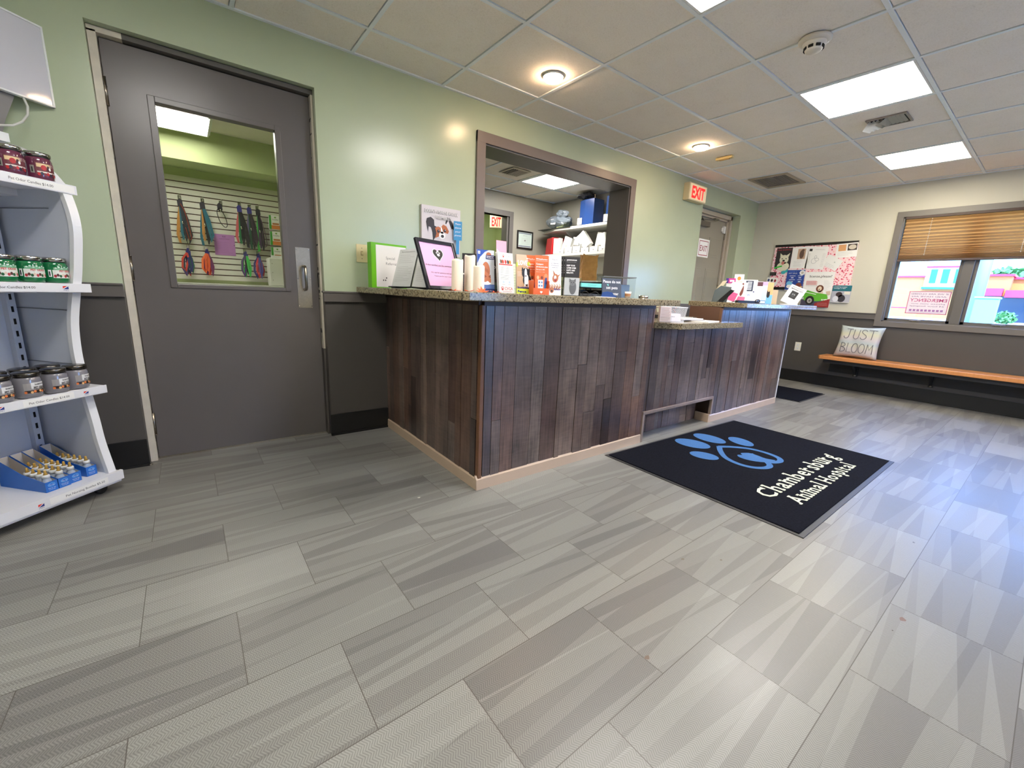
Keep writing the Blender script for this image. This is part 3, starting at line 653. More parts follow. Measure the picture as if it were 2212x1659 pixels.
b = MB(); b.tube([(0, -.03, .20), (0, -.03, H - 2.03)], .008, m_white); b.build('hanger', t)
b = sheet(.255, .215); rr_ = ink(150, 40, 60)
for q in ((.022, .02, .233, .028), (.022, .187, .233, .195), (.022, .028, .030, .187), (.225, .028, .233, .187)): b.rect(q[0] - .1275, q[1], q[2] - .1275, q[3], rr_)
b.text('EXIT', 0, .072, .07, rr_, w=.17, bold=.01)
one(b, 'paper_sign', 'white paper EXIT sign hanging in front of the recessed back door', 'sign', (4.885, -.006, 1.556), 0)
# switch and outlet
t = thing('light_switch', 'almond light switch on the green wall beside the counter', 'light switch', (.631, 0, 1.175)); ma = mat('almond', (222, 208, 166), .4)
b = MB(); b.box(-.036, .036, -.006, 0, 0, .115, ma); b.build('cover_plate', t, .002)
b = MB(); b.box(-.0055, .0055, -.018, -.006, .05, .066, ma); b.box(-.008, .008, -.0075, -.005, .044, .072, mat('almond_dark', (170, 150, 110), .5)); b.build('toggle', t)
for z in (.024, .091): b = MB(); b.tube([(0, -.0075, z), (0, -.005, z)], .003, m_nickel); b.build('screw', t)
t = thing('wall_outlet', 'white duplex outlet low on the gray window wall', 'outlet', (XE, -.80, .412), -PI / 2)
b = MB(); b.box(-.036, .036, -.006, 0, 0, .115, mat('outlet_cream', (226, 222, 206), .4)); b.build('cover_plate', t, .002)
for z in (.034, .08):
    b = MB(); b.ell(0, z, .015, .013, m_white, 14)
    b.box(-.008, -.006, -.0078, -.0072, z - .002, z + .007, m_dark); b.box(.006, .008, -.0078, -.0072, z - .002, z + .007, m_dark); b.ell(0, z - .007, .003, .003, m_dark, 15, n=8); b.build('socket', t)

# ================================================================== RECEPTION COUNTER
rc = random.Random(21)
ct = thing('reception_counter', 'long reception counter clad in dark reclaimed wood planks with tan base', 'counter', (.80, -1.22, 0))
def boards(b, a0, a1, z0, z1, put, m=m_plank, full=True):
    a = a0
    while a < a1 - .004:
        w = rc.choice([.04, .05, .06, .075, .085, .10, .115]); e = min(a + w, a1)
        if a1 - e < .03: e = a1
        z = z0
        cuts = [] if rc.random() < .45 else [rc.uniform(z0 + .2 * (z1 - z0), z1 - .15 * (z1 - z0))]
        for c in cuts + [z1]:
            put(b, a + .0014, e - .0014, z + .001, c - .001, rc.uniform(0, .003), m); z = c
        a = e
def putf(b, a, e, z, c, d, m): b.box(a - .80, e - .80, -.012 - d, 0, z, c, m)            # front face boards
def putl(b, a, e, z, c, d, m): b.box(-.012 - d, 0, a + 1.22, e + 1.22, z, c, m)           # left face boards
b = MB(); boards(b, .815, 2.175, .06, .952, putf); b.build('front_planks', ct)
b = MB(); boards(b, 2.21, 3.165, .215, .82, putf); b.build('front_planks', ct)
b = MB(); boards(b, 3.165, 4.49, .06, .952, putf); b.build('front_planks', ct)
b = MB(); b.box(1.3755, 1.4095, -.012, 0, .216, .82, m_plank); b.build('front_planks', ct)
b = MB(); b.box(2.3255, 2.3645, -.013, 0, .8625, .952, m_plank); b.build('front_planks', ct)
b = MB(); boards(b, -1.205, -.002, .06, .955, putl); b.build('side_planks', ct)
m_core = mat('counter_core', (74, 56, 46), .6); m_lam = mat('brown_laminate', (104, 74, 58), .45)
b = MB()
def CB(x0, x1, y0, y1, z0, z1, m): b.box(x0 - .80, x1 - .80, y0 + 1.22, y1 + 1.22, z0, z1, m)
CB(.80, 1.0, -1.02, -.001, 0, .974, m_core); CB(.80, 2.19, -1.22, -1.02, 0, .974, m_core)
CB(2.19, 2.215, -1.22, -1.02, 0, .819, m_core); CB(2.215, 3.16, -1.10, -1.02, 0, .819, m_core); CB(2.215, 3.16, -1.22, -1.10, .21, .819, m_core)
CB(3.16, 4.49, -1.22, -1.02, 0, .819, m_core); CB(3.12, 3.16, -1.22, -1.02, .215, .819, m_core)
CB(3.12, 4.49, -1.22, -1.02, .819, .974, m_lam); CB(3.115, 3.12, -1.22, -.95, .862, .974, m_lam)
b.build('counter_body', ct)
b = MB(); b.box(-.012, .012, -.016, .012, .055, .955, m_cornerwood); b.build('corner_trim', ct, .004)
b = MB(); b.box(1.374, 1.39, -.018, .006, .82, .965, m_cornerwood); b.build('end_trim', ct, .003)
b = MB(); b.box(2.305, 2.325, -.018, .006, .862, .965, m_cornerwood); b.build('end_trim', ct, .003)
b = MB(); b.box(3.69, 3.70, -.02, .19, 0, .965, m_white); b.box(3.67, 3.70, -.020, -.012, .07, .965, m_white) if False else None; b.build('end_edge', ct)
b = MB(); m_dtr = mat('dark_trim', (58, 42, 36), .4)
b.box(.0, 1.39, -.020, .0, .952, .975, m_dtr); b.box(-.020, 0, -.0, 1.21, .952, .975, m_dtr); b.build('top_molding', ct)
b = MB(); b.box(2.32, 3.69, -.020, 0, .952, .975, m_dtr); b.build('top_molding', ct)
b = MB()      # kick vent surround and its planked back
m_gtr = wood_material('gray_trim_wood', [(0, (136, 118, 108)), (1, (150, 132, 120))], grain=.5)
b.box(1.375, 2.365, -.024, -.0, .205, .228, m_gtr); b.box(1.375, 1.397, -.024, 0, .0, .205, m_gtr); b.box(2.343, 2.365, -.024, 0, .07, .205, m_gtr)
b.build('recess_trim', ct, .003)
b = MB()
def putr(b, a, e, z, c, d, m): b.box(a - .80, e - .80, .108 - d, .12, z, c, m)
boards(b, 2.22, 3.12, .001, .205, putr); b.build('recess_planks', ct)
b = MB()
def base_run(x0, x1):
    b.prism([(-.022, 0), (0, 0), (0, .075), (-.006, .075), (-.012, .066), (-.016, .060), (-.020, .056)], x0, x1, m_tanbase, 'x')
base_run(-.022, 1.375); b.build('baseboard', ct)
b = MB(); base_run(2.345, 3.70); b.build('baseboard', ct)
b = MB(); b.box(2.325, 2.345, -.02, .105, 0, .07, m_tanbase); b.build('baseboard', ct)
b = MB()
b.prism([(0, 0), (-.022, 0), (-.020, .056), (-.016, .060), (-.012, .066), (-.006, .075), (0, .075)], -.0, 1.215, m_tanbase, 'y'); b.build('baseboard', ct)

ZT0, ZT = .976, 1.014
def slab(pts, z0, z1, nm, label):
    b = MB(); b.prism(pts, z0, z1, m_granite); o = b.build(nm, None, .004); tag(o, label, 'countertop'); return o
slab([(.587, -.001), (.587, -1.385), (.612, -1.41), (2.20, -1.41), (2.20, -.82), (1.12, -.82), (1.12, -.001)], ZT0, ZT, 'countertop', 'granite patterned raised countertop at the near end, holding brochures and candles')
slab([(3.115, -1.39), (3.135, -1.41), (4.635, -1.41), (4.655, -1.39), (4.655, -.93), (3.115, -.93)], ZT0, ZT, 'countertop', 'granite patterned raised countertop at the far end beside the window wall')
slab([(2.192, -1.236), (2.31, -1.375), (3.19, -1.375), (3.22, -1.345), (3.22, -1.237), (3.113, -1.237), (3.113, -.45), (2.202, -.45), (2.202, -1.236)], .8205, .861, 'countertop', 'lower granite patterned desk shelf with the wire basket on it')

# ------------------------------------------------------------------ printed things on the counter
NV = ink(28, 44, 110); BK = ink(28, 26, 28); GR = ink(130, 130, 132); RD_ = ink(206, 52, 40); WH = ink(246, 246, 246); ORG = ink(226, 104, 50)
def dz(o, z): o.location.z = z; return o
# green binder
t = thing('binder', 'bright green ring binder with white cover standing upright at the wall', 'binder', (.73, -.135, ZT), rad(8))
mgb = mat('binder_green', (110, 190, 30), .3); b = MB(); b.box(-.085, .17, .0, .003, 0, .285, mgb); b.box(-.085, .17, .047, .05, 0, .285, mgb); b.box(-.088, -.085, 0, .05, 0, .285, mgb); b.build('cover', t, .001)
b = MB(); b.box(-.078, .165, .006, .044, .004, .278, m_paper); b.build('pages', t)
b = MB(); b.M = Matrix.Translation((.045, -.0005, 0)); b.rect(-.10, .006, .12, .272, m_paper, 1); b.text('Special', -.03, .185, .018, GR, al='l', k=2); b.text('Referrals', -.03, .15, .018, GR, al='l', k=2)
for q in ((-.05, .05), (-.035, .05), (-.028, .065)): b.ell(q[0], q[1], .004, .005, BK, 2, n=10)
b.build('cover_sheet', t)
# menu folder standing open
t = thing('menu_folder', 'black presentation folder propped open showing white typed pages', 'folder', (.755, -.50, ZT + .007), rad(-42), rx=0)
for sx, nm in ((-1, 0), (1, 1)):
    b = MB(); b.M = Matrix.Rotation(rad(-36), 4, 'X') @ Matrix.Rotation(rad(8 * sx), 4, 'Z')
    x0, x1 = (-.132, -.003) if sx < 0 else (.003, .10)
    b.box(x0, x1, .004, .009, .006, .30, m_black); q = b.build('folder_cover', t)
    b = MB(); b.M = Matrix.Rotation(rad(-36), 4, 'X') @ Matrix.Rotation(rad(8 * sx), 4, 'Z'); b.box(x0 + .002, x1 - .004, 0, .003, .012, .305, mat('page_gray', (206, 208, 206), .6))
    b.M = b.M @ Matrix.Translation(((x0 + x1) / 2, 0, 0)); w = (x1 - x0) / 2 - .014
    if sx < 0: b.text('Recommendations', 0, .278, .009, BK, w=.09)
    b.lines(-w, w, .19, .262, 5, GR, rag=.5); b.lines(-w, w, .05, .17, 9, GR, rag=.6); b.build('typed_page', q)
b = MB(); b.box(-.134, .10, -.012, .03, 0, .006, m_black); b.build('folder_base', t)
# framed pink notice
t = thing('framed_notice', 'black frame holding a pink notice with a black heart and paw', 'picture frame', (.90, -.70, ZT + .007), rad(17), rx=rad(-21))
b = MB(); m_fb = mat('frame_black', (26, 28, 40), .25)
for a in ((-.155, -.135, 0, .30), (.135, .155, 0, .30), (-.135, .135, 0, .02), (-.135, .135, .28, .30)): b.box(a[0], a[1], 0, .018, a[2], a[3], m_fb)
b.box(-.152, .152, .014, .018, .002, .298, m_black); b.build('frame', t, .003)
b = MB(); pk = ink(226, 176, 216); b.box(-.136, .136, .008, .011, .019, .281, pk); b.M = Matrix.Translation((0, .008, 0))
def heart(b, cx, cz, s, m, k):
    P = []
    for i in range(28):
        a = 2 * PI * i / 28; P.append((cx + s * .0625 * 16 * math.sin(a) ** 3, cz + s * .0625 * (13 * math.cos(a) - 5 * math.cos(2 * a) - 2 * math.cos(3 * a) - math.cos(4 * a))))
    b.pp(P, m, k)
def paw(b, cx, cz, s, m, k):
    b.ell(cx, cz - .25 * s, .36 * s, .3 * s, m, k)
    for dx, dy in ((-.42, .12), (-.16, .38), (.16, .38), (.42, .12)): b.ell(cx + dx * s, cz + dy * s, .12 * s, .17 * s, m, k, n=12)
heart(b, 0, .215, .044, WH, 1); heart(b, 0, .215, .040, BK, 2); paw(b, 0, .220, .030, WH, 3)
b.text('If the candles are lit, someone is', -.005, .142, .011, BK, w=.23, k=2); b.text('We ask for patience and quiet', -.005, .098, .0085, BK, w=.18, k=2); b.text('Thank you for your respect', 0, .078, .0075, BK, w=.15, k=2)
b.build('pink_notice', t); b = MB(); b.prism([(.02, 0.01), (.10, .045), (.02, .2)], -.02, .02, m_black, 'x'); b.build('easel_leg', t)
# candles and leaves
def candle(x, y, r, h, label):
    t = thing('pillar_candle', label, 'candle', (x, y, ZT), 0, 'cream flameless candles'); mc = mat('candle_wax', (253, 243, 222), .45); b = MB()
    n = 28; prof = [(r * .98, 0), (r, .004), (r, h - .008)]
    b.lathe(prof, mc, n, caps=False); vs = []; fs = []
    for k in range(n): a = 2 * PI * k / n; vs.append((r * math.cos(a), r * math.sin(a), h - .008)); 
    for k in range(n): a = 2 * PI * k / n; vs.append((r * .93 * math.cos(a), r * .93 * math.sin(a), h + .003 * math.sin(3 * a + h * 90)))
    for k in range(n): a = 2 * PI * k / n; vs.append((r * .6 * math.cos(a), r * .6 * math.sin(a), h - .012))
    for q in range(2):
        for k in range(n): fs.append((q * n + k, q * n + (k + 1) % n, (q + 1) * n + (k + 1) % n, (q + 1) * n + k))
    fs.append(tuple(2 * n + k for k in range(n))); b.add(vs, fs, mc, True); b.build('wax_body', t)
    b = MB(); b.tube([(0, 0, h - .012), (0, 0, h - .001)], .0012, m_black, 6); b.build('wick', t)
candle(.845, -.90, .031, .165, 'cream pillar candle in front of the pink framed notice, leftmost of the trio')
candle(.965, -.832, .031, .198, 'tallest cream pillar candle, standing behind the other two')
candle(.928, -.985, .030, .137, 'shortest cream pillar candle, nearest the cat brochures')
def leaf(x, y, rz, s, label, tilt=0.):
    P = []; q = [1, .45, .8, .4, .95, .42, .7, .3, .35, .3, .7, .42, .95, .4, .8, .45]
    for i, r in enumerate(q): a = PI / 2 + 2 * PI * i / 16; P.append((s * r * math.cos(a), s * r * math.sin(a)))
    b = MB(); vs = [(px, py, .0015 + .012 * (abs(px) / s) ** 2 * (s / .04)) for px, py in P] + [(0, 0, .001)]; fs = [(i, (i + 1) % 16, 16) for i in range(16)]
    b.add(vs, fs, mat('leaf_orange', (236, 92, 40), .6)); vs2 = [(a, c, d - .0008) for a, c, d in vs]; b.add(vs2, [tuple(reversed(f)) for f in fs], mat('leaf_orange', (236, 92, 40), .6))
    b.tube([(0, -s * .3, .002), (.004, -s * 1.1, .003)], .0012, mat('leaf_orange', (236, 92, 40), .6), 5)
    one(b, 'paper_leaf', label, 'leaf', (x, y, ZT + .0005), rz, 'orange maple leaves', rx=tilt)
leaf(.79, -.955, .6, .038, 'orange artificial maple leaf under the leftmost candle'); leaf(.86, -1.0, 2.2, .034, 'orange artificial maple leaf between the candles, lying flat'); 
leaf(.905, -1.055, -.3, .040, 'orange artificial maple leaf standing tilted before the shortest candle', rad(48)); leaf(1.0, -1.045, 1.5, .034, 'orange artificial maple leaf right of the shortest candle')
# blue arrow card on a stick behind the frame
b = MB(); bl = ink(62, 150, 206); b.box(-.032, .032, 0, .002, .10, .235, bl); b.box(-.012, .012, 0, .002, 0, .10, bl)
for k, w in enumerate((.04, .048, .044, .05)): b.text(('Please', 'silence', 'your', 'phones')[k], 0, .21 - .027 * k, .013, WH, w=w)
one(b, 'blue_card', 'blue paddle shaped card with white lettering standing against the wall poster', 'card', (1.335, -.05, 1.285), rad(-12))

def cat_art(b, x, z, s, c1, c2):
    b.ell(x, z + .8 * s, .55 * s, 1.1 * s, c1, 2); b.ell(x + .2 * s, z - .4 * s, .5 * s, .55 * s, c1, 3); b.pp([(x - .25 * s, z - .1 * s), (x - .22 * s, z + .35 * s), (x + .1 * s, z + .05 * s)], c2, 4)
    b.pp([(x + .3 * s, z + .05 * s), (x + .6 * s, z + .35 * s), (x + .65 * s, z - .1 * s)], c2, 4); b.ell(x + .2 * s, z - .65 * s, .2 * s, .16 * s, WH, 4)
    for q in range(5): b.ell(x - .3 * s + .15 * q * s, z + 1.1 * s - .1 * q * s, .03 * s, .35 * s, c2, 3, rot=.3)
def dog_face(b, x, z, s, base, ear, tan):
    b.ell(x, z, .5 * s, .6 * s, base, 2); b.ell(x - .5 * s, z + .35 * s, .22 * s, .5 * s, ear, 3, rot=.3); b.ell(x + .5 * s, z + .35 * s, .22 * s, .5 * s, ear, 3, rot=-.3)
    b.ell(x - .22 * s, z + .12 * s, .2 * s, .25 * s, tan, 4); b.ell(x + .22 * s, z + .12 * s, .2 * s, .25 * s, tan, 4)
    b.ell(x - .2 * s, z + .1 * s, .07 * s, .08 * s, BK, 5, n=10); b.ell(x + .2 * s, z + .1 * s, .07 * s, .08 * s, BK, 5, n=10); b.ell(x, z - .28 * s, .22 * s, .2 * s, WH, 5); b.ell(x, z - .24 * s, .1 * s, .08 * s, BK, 6, n=12)
def holder(x, y, rz, w, label, d=.035, h=.11, grp='clear acrylic brochure holders'):
    t = thing('brochure_holder', label, 'brochure holder', (x, y, ZT), rz, grp); b = MB()
    b.box(-w / 2, w / 2, 0, .002, 0, h, m_acryl); b.box(-w / 2, -w / 2 + .002, .002, d, 0, h, m_acryl); b.box(w / 2 - .002, w / 2, .002, d, 0, h, m_acryl); b.box(-w / 2, w / 2, .002, d, 0, .002, m_acryl); b.build('tray', t)
    b = MB(); b.box(-w / 2, w / 2, d, d + .002, 0, h + .10, m_acryl); b.build('back_plate', t); return t
def stack_of(draw, n, name, labels, cat, x, y, rz, grp=None, lean=-8, dx=.0, dd=.006, z=ZT):
    # n identical leaflets one behind another
    first = None
    for k in range(n):
        px = x + math.sin(-rz) * dd * k * 1.0 + math.cos(rz) * dx * k; py = y + math.cos(rz) * dd * k + math.sin(rz) * dx * k
        if first is None: o = one(draw(), name, labels[0], cat, (px, py, z), rz, grp, rx=rad(lean)); first = o
        else: o = first.copy(); COL.objects.link(o); o.location = (px, py, z); o['label'] = labels[min(k, len(labels) - 1)]
    return first
# cat brochure, blue
def draw_cat():
    b = sheet(.106, .236); b.rect(-.053, 0, .053, .236, ink(206, 212, 222), 1); b.pp([(-.053, .236), (-.053, .16), (-.035, .195), (-.005, .225), (.02, .236)], ink(34, 80, 170), 2)
    b.rect(-.048, .212, -.034, .228, WH, 3); b.text('H', -.041, .216, .008, ink(34, 80, 170), k=4, bold=.03)
    b.ell(.018, .21, .016, .014, ink(176, 104, 66), 2); cat_art(b, .0, .085, .045, ink(190, 112, 72), ink(140, 74, 44)); b.rect(.0, .186, .052, .208, NV, 6); b.text('Getting Lost?', .026, .199, .006, WH, w=.046, k=7, bold=.02); b.text('Who Every Bite', .026, .190, .006, WH, w=.046, k=7, bold=.02)
    b.rect(-.053, .0, .053, .045, ink(90, 120, 180), 3); b.rect(-.053, .0, .053, .02, NV, 4); b.text('prescription diet', 0, .007, .006, WH, w=.08, k=5); b.ell(0, .05, .03, .008, WH, 5); return b
stack_of(draw_cat, 2, 'brochure', ['blue cat brochure with an orange cat looking down, right of the candles', 'second blue cat brochure hidden close behind the first'], 'brochure', 1.045, -.885, rad(-10), 'cat brochures', -6)
b = sheet(.09, .225, .01, mat('dark_card', (34, 32, 40), .4)); b.rect(-.04, .13, .03, .2, ink(60, 44, 40), 1); b.ell(-.01, .175, .02, .018, ink(120, 84, 60), 2); b.rect(-.04, .1, .035, .108, WH, 2); b.lines(-.04, .03, .03, .09, 5, GR)
one(b, 'booklet', 'dark booklet standing behind the tall candle', 'booklet', (1.045, -.70, ZT), rad(-28), rx=rad(-5))
b = sheet(.07, .21, .012, mat('dark_card2', (30, 30, 32), .4)); b.ell(.005, .145, .008, .008, WH, 2); b.ell(.005, .145, .005, .005, BK, 3); b.rect(-.03, .02, .03, .06, ink(60, 96, 60), 1)
one(b, 'booklet', 'narrow black booklet between the cat brochure and the white clinic leaflets', 'booklet', (1.118, -.845, ZT), rad(-34), rx=rad(-4))
# white clinic leaflets
def draw_cvca():
    b = sheet(.112, .228); b.text('CVCA', .012, .204, .010, ink(130, 130, 140), w=.036); paw(b, -.016, .208, .014, ink(206, 52, 40), 3); b.lines(-.004, .028, .196, .202, 1, GR)
    for q, c in (((-.034), ink(120, 90, 70)), ((-.02), ink(200, 70, 40)), ((.0), ink(206, 60, 50)), ((.018), ink(60, 50, 50)), ((.033), ink(220, 140, 40))):
        b.ell(q, .176, .008, .011, c, 2, n=10); b.pp([(q - .008, .18), (q - .006, .192), (q - .002, .184)], c, 2)
    b.rect(-.05, .158, .05, .164, ink(210, 60, 50), 2); b.lines(-.043, .043, .11, .152, 8, GR, rag=.15); b.lines(-.043, .035, .075, .105, 5, GR, rag=.3)
    b.ell(-.022, .062, .007, .007, ink(200, 214, 230), 2, n=12); b.ell(.022, .062, .007, .007, ink(200, 214, 230), 2, n=12); b.lines(-.034, -.012, .046, .052, 1, GR); b.lines(.012, .034, .046, .052, 1, GR)
    paw(b, -.033, .026, .02, RD_, 3); b.text('CVCA', .014, .018, .017, ink(214, 80, 66), w=.06, bold=.01); b.lines(-.03, .04, .004, .013, 2, ink(214, 120, 110)); return b
stack_of(draw_cvca, 4, 'leaflet', ['white clinic leaflet with red logo, front of its stack in the clear holder', 'white clinic leaflet directly behind the front one', 'third white clinic leaflet in the clear holder', 'rearmost white clinic leaflet in the clear holder'], 'leaflet', 1.15, -.945, rad(3), 'white clinic leaflets in the clear holder', -8)
holder(1.15, -.958, rad(3), .118, 'clear acrylic holder around the white clinic leaflets', .052)
b = sheet(.075, .10, .001, ink(246, 168, 186)); b.pp([(-.037, .0), (.037, .0), (-.037, .055)], ink(250, 200, 208), 1)
one(b, 'pink_card', 'plain pink card poking up behind the white clinic leaflets', 'card', (1.152, -.875, ZT + .195), rad(3), rx=rad(-4))
# dog fence brochures
def draw_fence():
    b = sheet(.098, .226); b.rect(-.049, 0, .049, .226, ink(196, 160, 124), 1); b.rect(-.049, .17, .049, .226, ink(206, 180, 152), 2); b.text('LOVE', -.008, .166, .028, WH, w=.062, k=3, bold=.03); b.ell(.036, .176, .014, .012, ink(190, 206, 60), 3); b.rect(-.049, .155, -.04, .18, ink(190, 206, 60), 3)
    b.ell(.012, .12, .026, .03, BK, 3); b.ell(.012, .118, .008, .03, WH, 4); b.pp([(-.016, .13), (-.012, .155), (0, .14)], BK, 4); b.pp([(.024, .14), (.038, .152), (.04, .128)], BK, 4)
    b.ell(.02, .08, .028, .034, BK, 3); b.ell(.016, .085, .014, .03, WH, 4); b.rect(.002, .035, .010, .075, WH, 4); b.rect(.024, .03, .032, .075, WH, 4); b.ell(.012, .104, .005, .004, BK, 5, n=8); b.lines(-.042, -.016, .10, .13, 4, WH)
    b.rect(-.049, .0, .049, .030, ink(206, 222, 60), 5); b.text('Invisible', -.004, .030, .013, NV, w=.078, k=6, bold=.04); b.text('Fence', -.014, .007, .014, NV, w=.056, k=6, bold=.04); b.text('.brand', .032, .008, .007, NV, w=.022, k=6); return b
stack_of(draw_fence, 3, 'brochure', ['tan brochure with LOVE headline and black and white dog, front one', 'tan dog brochure just behind the LOVE one', 'rearmost tan dog brochure in the row'], 'brochure', 1.268, -.955, rad(-12), 'tan dog fence brochures', -7)
b = sheet(.02, .17, .001, ink(236, 240, 200)); b.lines(-.008, .008, .02, .16, 9, GR); one(b, 'leaflet', 'thin pale yellow leaflet edge left of the tan dog brochures', 'leaflet', (1.212, -.935, ZT), rad(-12), rx=rad(-6))
def draw_orange():
    b = sheet(.090, .226, m=ORG); b.rect(-.045, 0, .045, .226, ORG, 1); heart(b, -.033, .205, .005, WH, 2); b.text('PetsReview', .006, .201, .007, WH, w=.062, k=2, bold=.02); b.rect(-.038, .194, .038, .195, WH, 2)
    b.text('Compare', -.038, .172, .009, WH, w=.046, al='l', bold=.02); b.text('pet insurance plans', -.038, .157, .008, WH, w=.076, al='l', bold=.02); b.text('Save up to 50%', -.038, .142, .007, WH, w=.056, al='l'); b.lines(-.038, .03, .128, .134, 1, WH)
    b.rect(-.026, .02, .008, .085, WH, 2)
    for q in range(3):
        for p in range(2): b.rect(-.022 + .016 * p, .026 + .02 * q, -.012 + .016 * p, .036 + .02 * q, ink(90, 130, 180), 3)
    b.ell(.024, .07, .008, .048, ink(40, 120, 180), 3, rot=-.12); b.ell(.026, .108, .012, .014, ink(236, 140, 90), 4); b.rect(.022, .06, .032, .10, ink(60, 60, 120), 5); b.ell(.0, .098, .008, .01, ink(120, 60, 40), 3); b.ell(-.026, .098, .008, .011, ink(240, 180, 140), 3); return b
stack_of(draw_orange, 1, 'brochure', ['orange pet insurance brochure facing front, right one of the pair'], 'brochure', 1.355, -1.015, rad(-15), 'orange pet insurance brochures', -6)
stack_of(draw_orange, 2, 'brochure', ['orange pet insurance brochure half hidden behind its twin, on the left', 'orange pet insurance brochure at the very back'], 'brochure', 1.322, -.965, rad(-15), 'orange pet insurance brochures', -6)
t = thing('display_box', 'low orange display tray with printed rim holding the insurance brochures', 'display tray', (1.345, -.99, ZT), rad(-15)); b = MB()
b.box(-.052, .052, -.046, -.044, 0, .036, ORG); b.box(-.052, -.050, -.044, .05, 0, .08, ORG); b.box(.050, .052, -.044, .05, 0, .08, ORG); b.box(-.052, .052, -.046, .05, 0, .002, ORG); b.M = Matrix.Translation((0, -.046, 0)); heart(b, 0, .014, .008, WH, 1); b.M = Matrix(); b.build('tray', t)
def draw_dogwhite():
    b = sheet(.088, .232); b.text('Fetch', 0, .205, .008, NV, w=.03); b.text('an injured,', 0, .184, .008, NV, w=.05); b.text('a homesick', 0, .172, .008, NV, w=.052); b.text('with you', 0, .160, .008, NV, w=.042); b.lines(-.034, .034, .138, .152, 2, GR)
    tb = ink(176, 110, 70); b.ell(.004, .10, .02, .026, tb, 2, rot=-.3); b.pp([(-.008, .115), (-.012, .145), (.006, .122)], tb, 3); b.pp([(.016, .115), (.038, .128), (.02, .104)], tb, 3); b.ell(.004, .09, .008, .010, ink(150, 40, 40), 4); b.ell(.002, .104, .008, .012, WH, 4)
    for q in range(14): b.ell(-.035 + .0055 * q, .045 + .012 * math.sin(q * 2.1), .005, .016, (tb, ink(210, 190, 170), ink(120, 110, 160))[q % 3], 2, rot=q)
    b.ell(-.02, .03, .014, .018, tb, 3); b.ell(-.02, .024, .006, .006, BK, 4, n=8); return b
stack_of(draw_dogwhite, 2, 'brochure', ['white brochure with a laughing tan dog, right of the orange ones', 'white dog brochure behind the laughing dog one'], 'brochure', 1.445, -1.03, rad(-15), 'white laughing dog brochures', -6)
# black and white pet brochures in clear stand
def draw_paw():
    b = sheet(.092, .122, m=ink(40, 40, 42)); b.rect(-.046, 0, .046, .122, ink(44, 43, 45), 1); b.text('pawsense', -.034, .100, .010, WH, w=.062, al='l', bold=.02); b.text('PREVENTIVE CARE', -.034, .088, .006, GR, w=.058, al='l')
    for k, s_ in enumerate(('KEEP YOUR', 'LOVED ONES', 'HAPPY AND', 'HEALTHY.')): b.text(s_, -.034, .066 - .0145 * k, .009, WH, w=(.052, .058, .052, .044)[k], al='l', bold=.03)
    return b
t = holder(1.562, -1.055, rad(-34), .118, 'clear acrylic stand with a gray cat picture on its front', .05, .11, None)
stack_of(draw_paw, 3, 'brochure', ['black pet care brochure with white lettering, front of three', 'middle black pet care brochure of the three fanned ones', 'rearmost black pet care brochure fanned out to the left'], 'brochure', 1.575, -1.035, rad(-34), 'black pet care brochures', -7, -.014, .006, ZT + .112)
b = MB(); b.box(-.046, .046, .004, .03, .003, .108, m_white); b.M = Matrix.Translation((0, .0035, 0)); b.rect(-.046, .004, .046, .107, ink(214, 216, 220), 1); g1 = ink(120, 122, 128); g2 = ink(60, 62, 66)
b.ell(.006, .05, .022, .042, g1, 2); b.ell(.002, .078, .018, .018, ink(140, 142, 148), 3); b.pp([(-.018, .08), (-.018, .104), (-.002, .092)], g1, 4); b.pp([(.008, .094), (.022, .104), (.022, .082)], g1, 4); b.ell(-.005, .08, .003, .003, g2, 5, n=8); b.ell(.009, .08, .003, .003, g2, 5, n=8); b.ell(.002, .071, .002, .0015, g2, 5, n=8)
b.build('cat_picture', t)
# letter tray with teal folder etc
t = thing('letter_tray', 'black two tier letter tray with teal folders behind the pet care brochures', 'letter tray', (1.80, -.93, ZT), rad(-20)); b = MB()
for z in (0.0, .055): b.box(-.12, .12, -.14, .14, z, z + .003, m_black); b.box(-.12, -.117, -.14, .14, z, z + .045, m_black); b.box(.117, .12, -.14, .14, z, z + .045, m_black); b.box(-.12, .12, .137, .14, z, z + .045, m_black)
for x in (-.115, .115):
    for y in (-.12, .12): b.box(x - .004, x + .004, y - .004, y + .004, .003, .055, m_black)
b.box(-.09, .09, -.142, -.139, .003, .018, mat('tray_gray', (70, 72, 76), .4)); b.build('tier', t)
b = MB(); b.box(-.1, .1, -.15, .12, .059, .083, mat('teal_folder', (126, 214, 206), .5)); b.M = Matrix.Translation((0, -.15, 0)); b.lines(-.05, .02, .064, .078, 2, ink(60, 140, 140)); b.M = Matrix(); one(b, 'folder', 'stack of pale teal folders on the upper tier of the letter tray', 'folder', (1.80, -.93, ZT), rad(-20))
b = MB(); b.box(-.066, .06, -.08, .05, .0, .003, m_paper); one(b, 'paper_stack', 'white forms lying in front of the letter tray', 'paper', (1.76, -1.13, ZT + .0), rad(-30))
t = thing('tape_dispenser', 'navy blue desk tape dispenser beside the pets sign', 'tape dispenser', (1.752, -1.19, ZT), rad(-46)); mbv = mat('navy_plastic', (54, 84, 146), .35)
b = MB(); b.prism([(-.045, 0), (.045, 0), (.045, .012), (.03, .016), (.02, .03), (-.01, .036), (-.04, .03)], -.012, -.008, mbv, 'y'); b.prism([(-.045, 0), (.045, 0), (.045, .012), (.03, .016), (.02, .03), (-.01, .036), (-.04, .03)], .008, .012, mbv, 'y'); b.box(-.045, .045, -.008, .008, 0, .008, mbv); b.build('base', t)
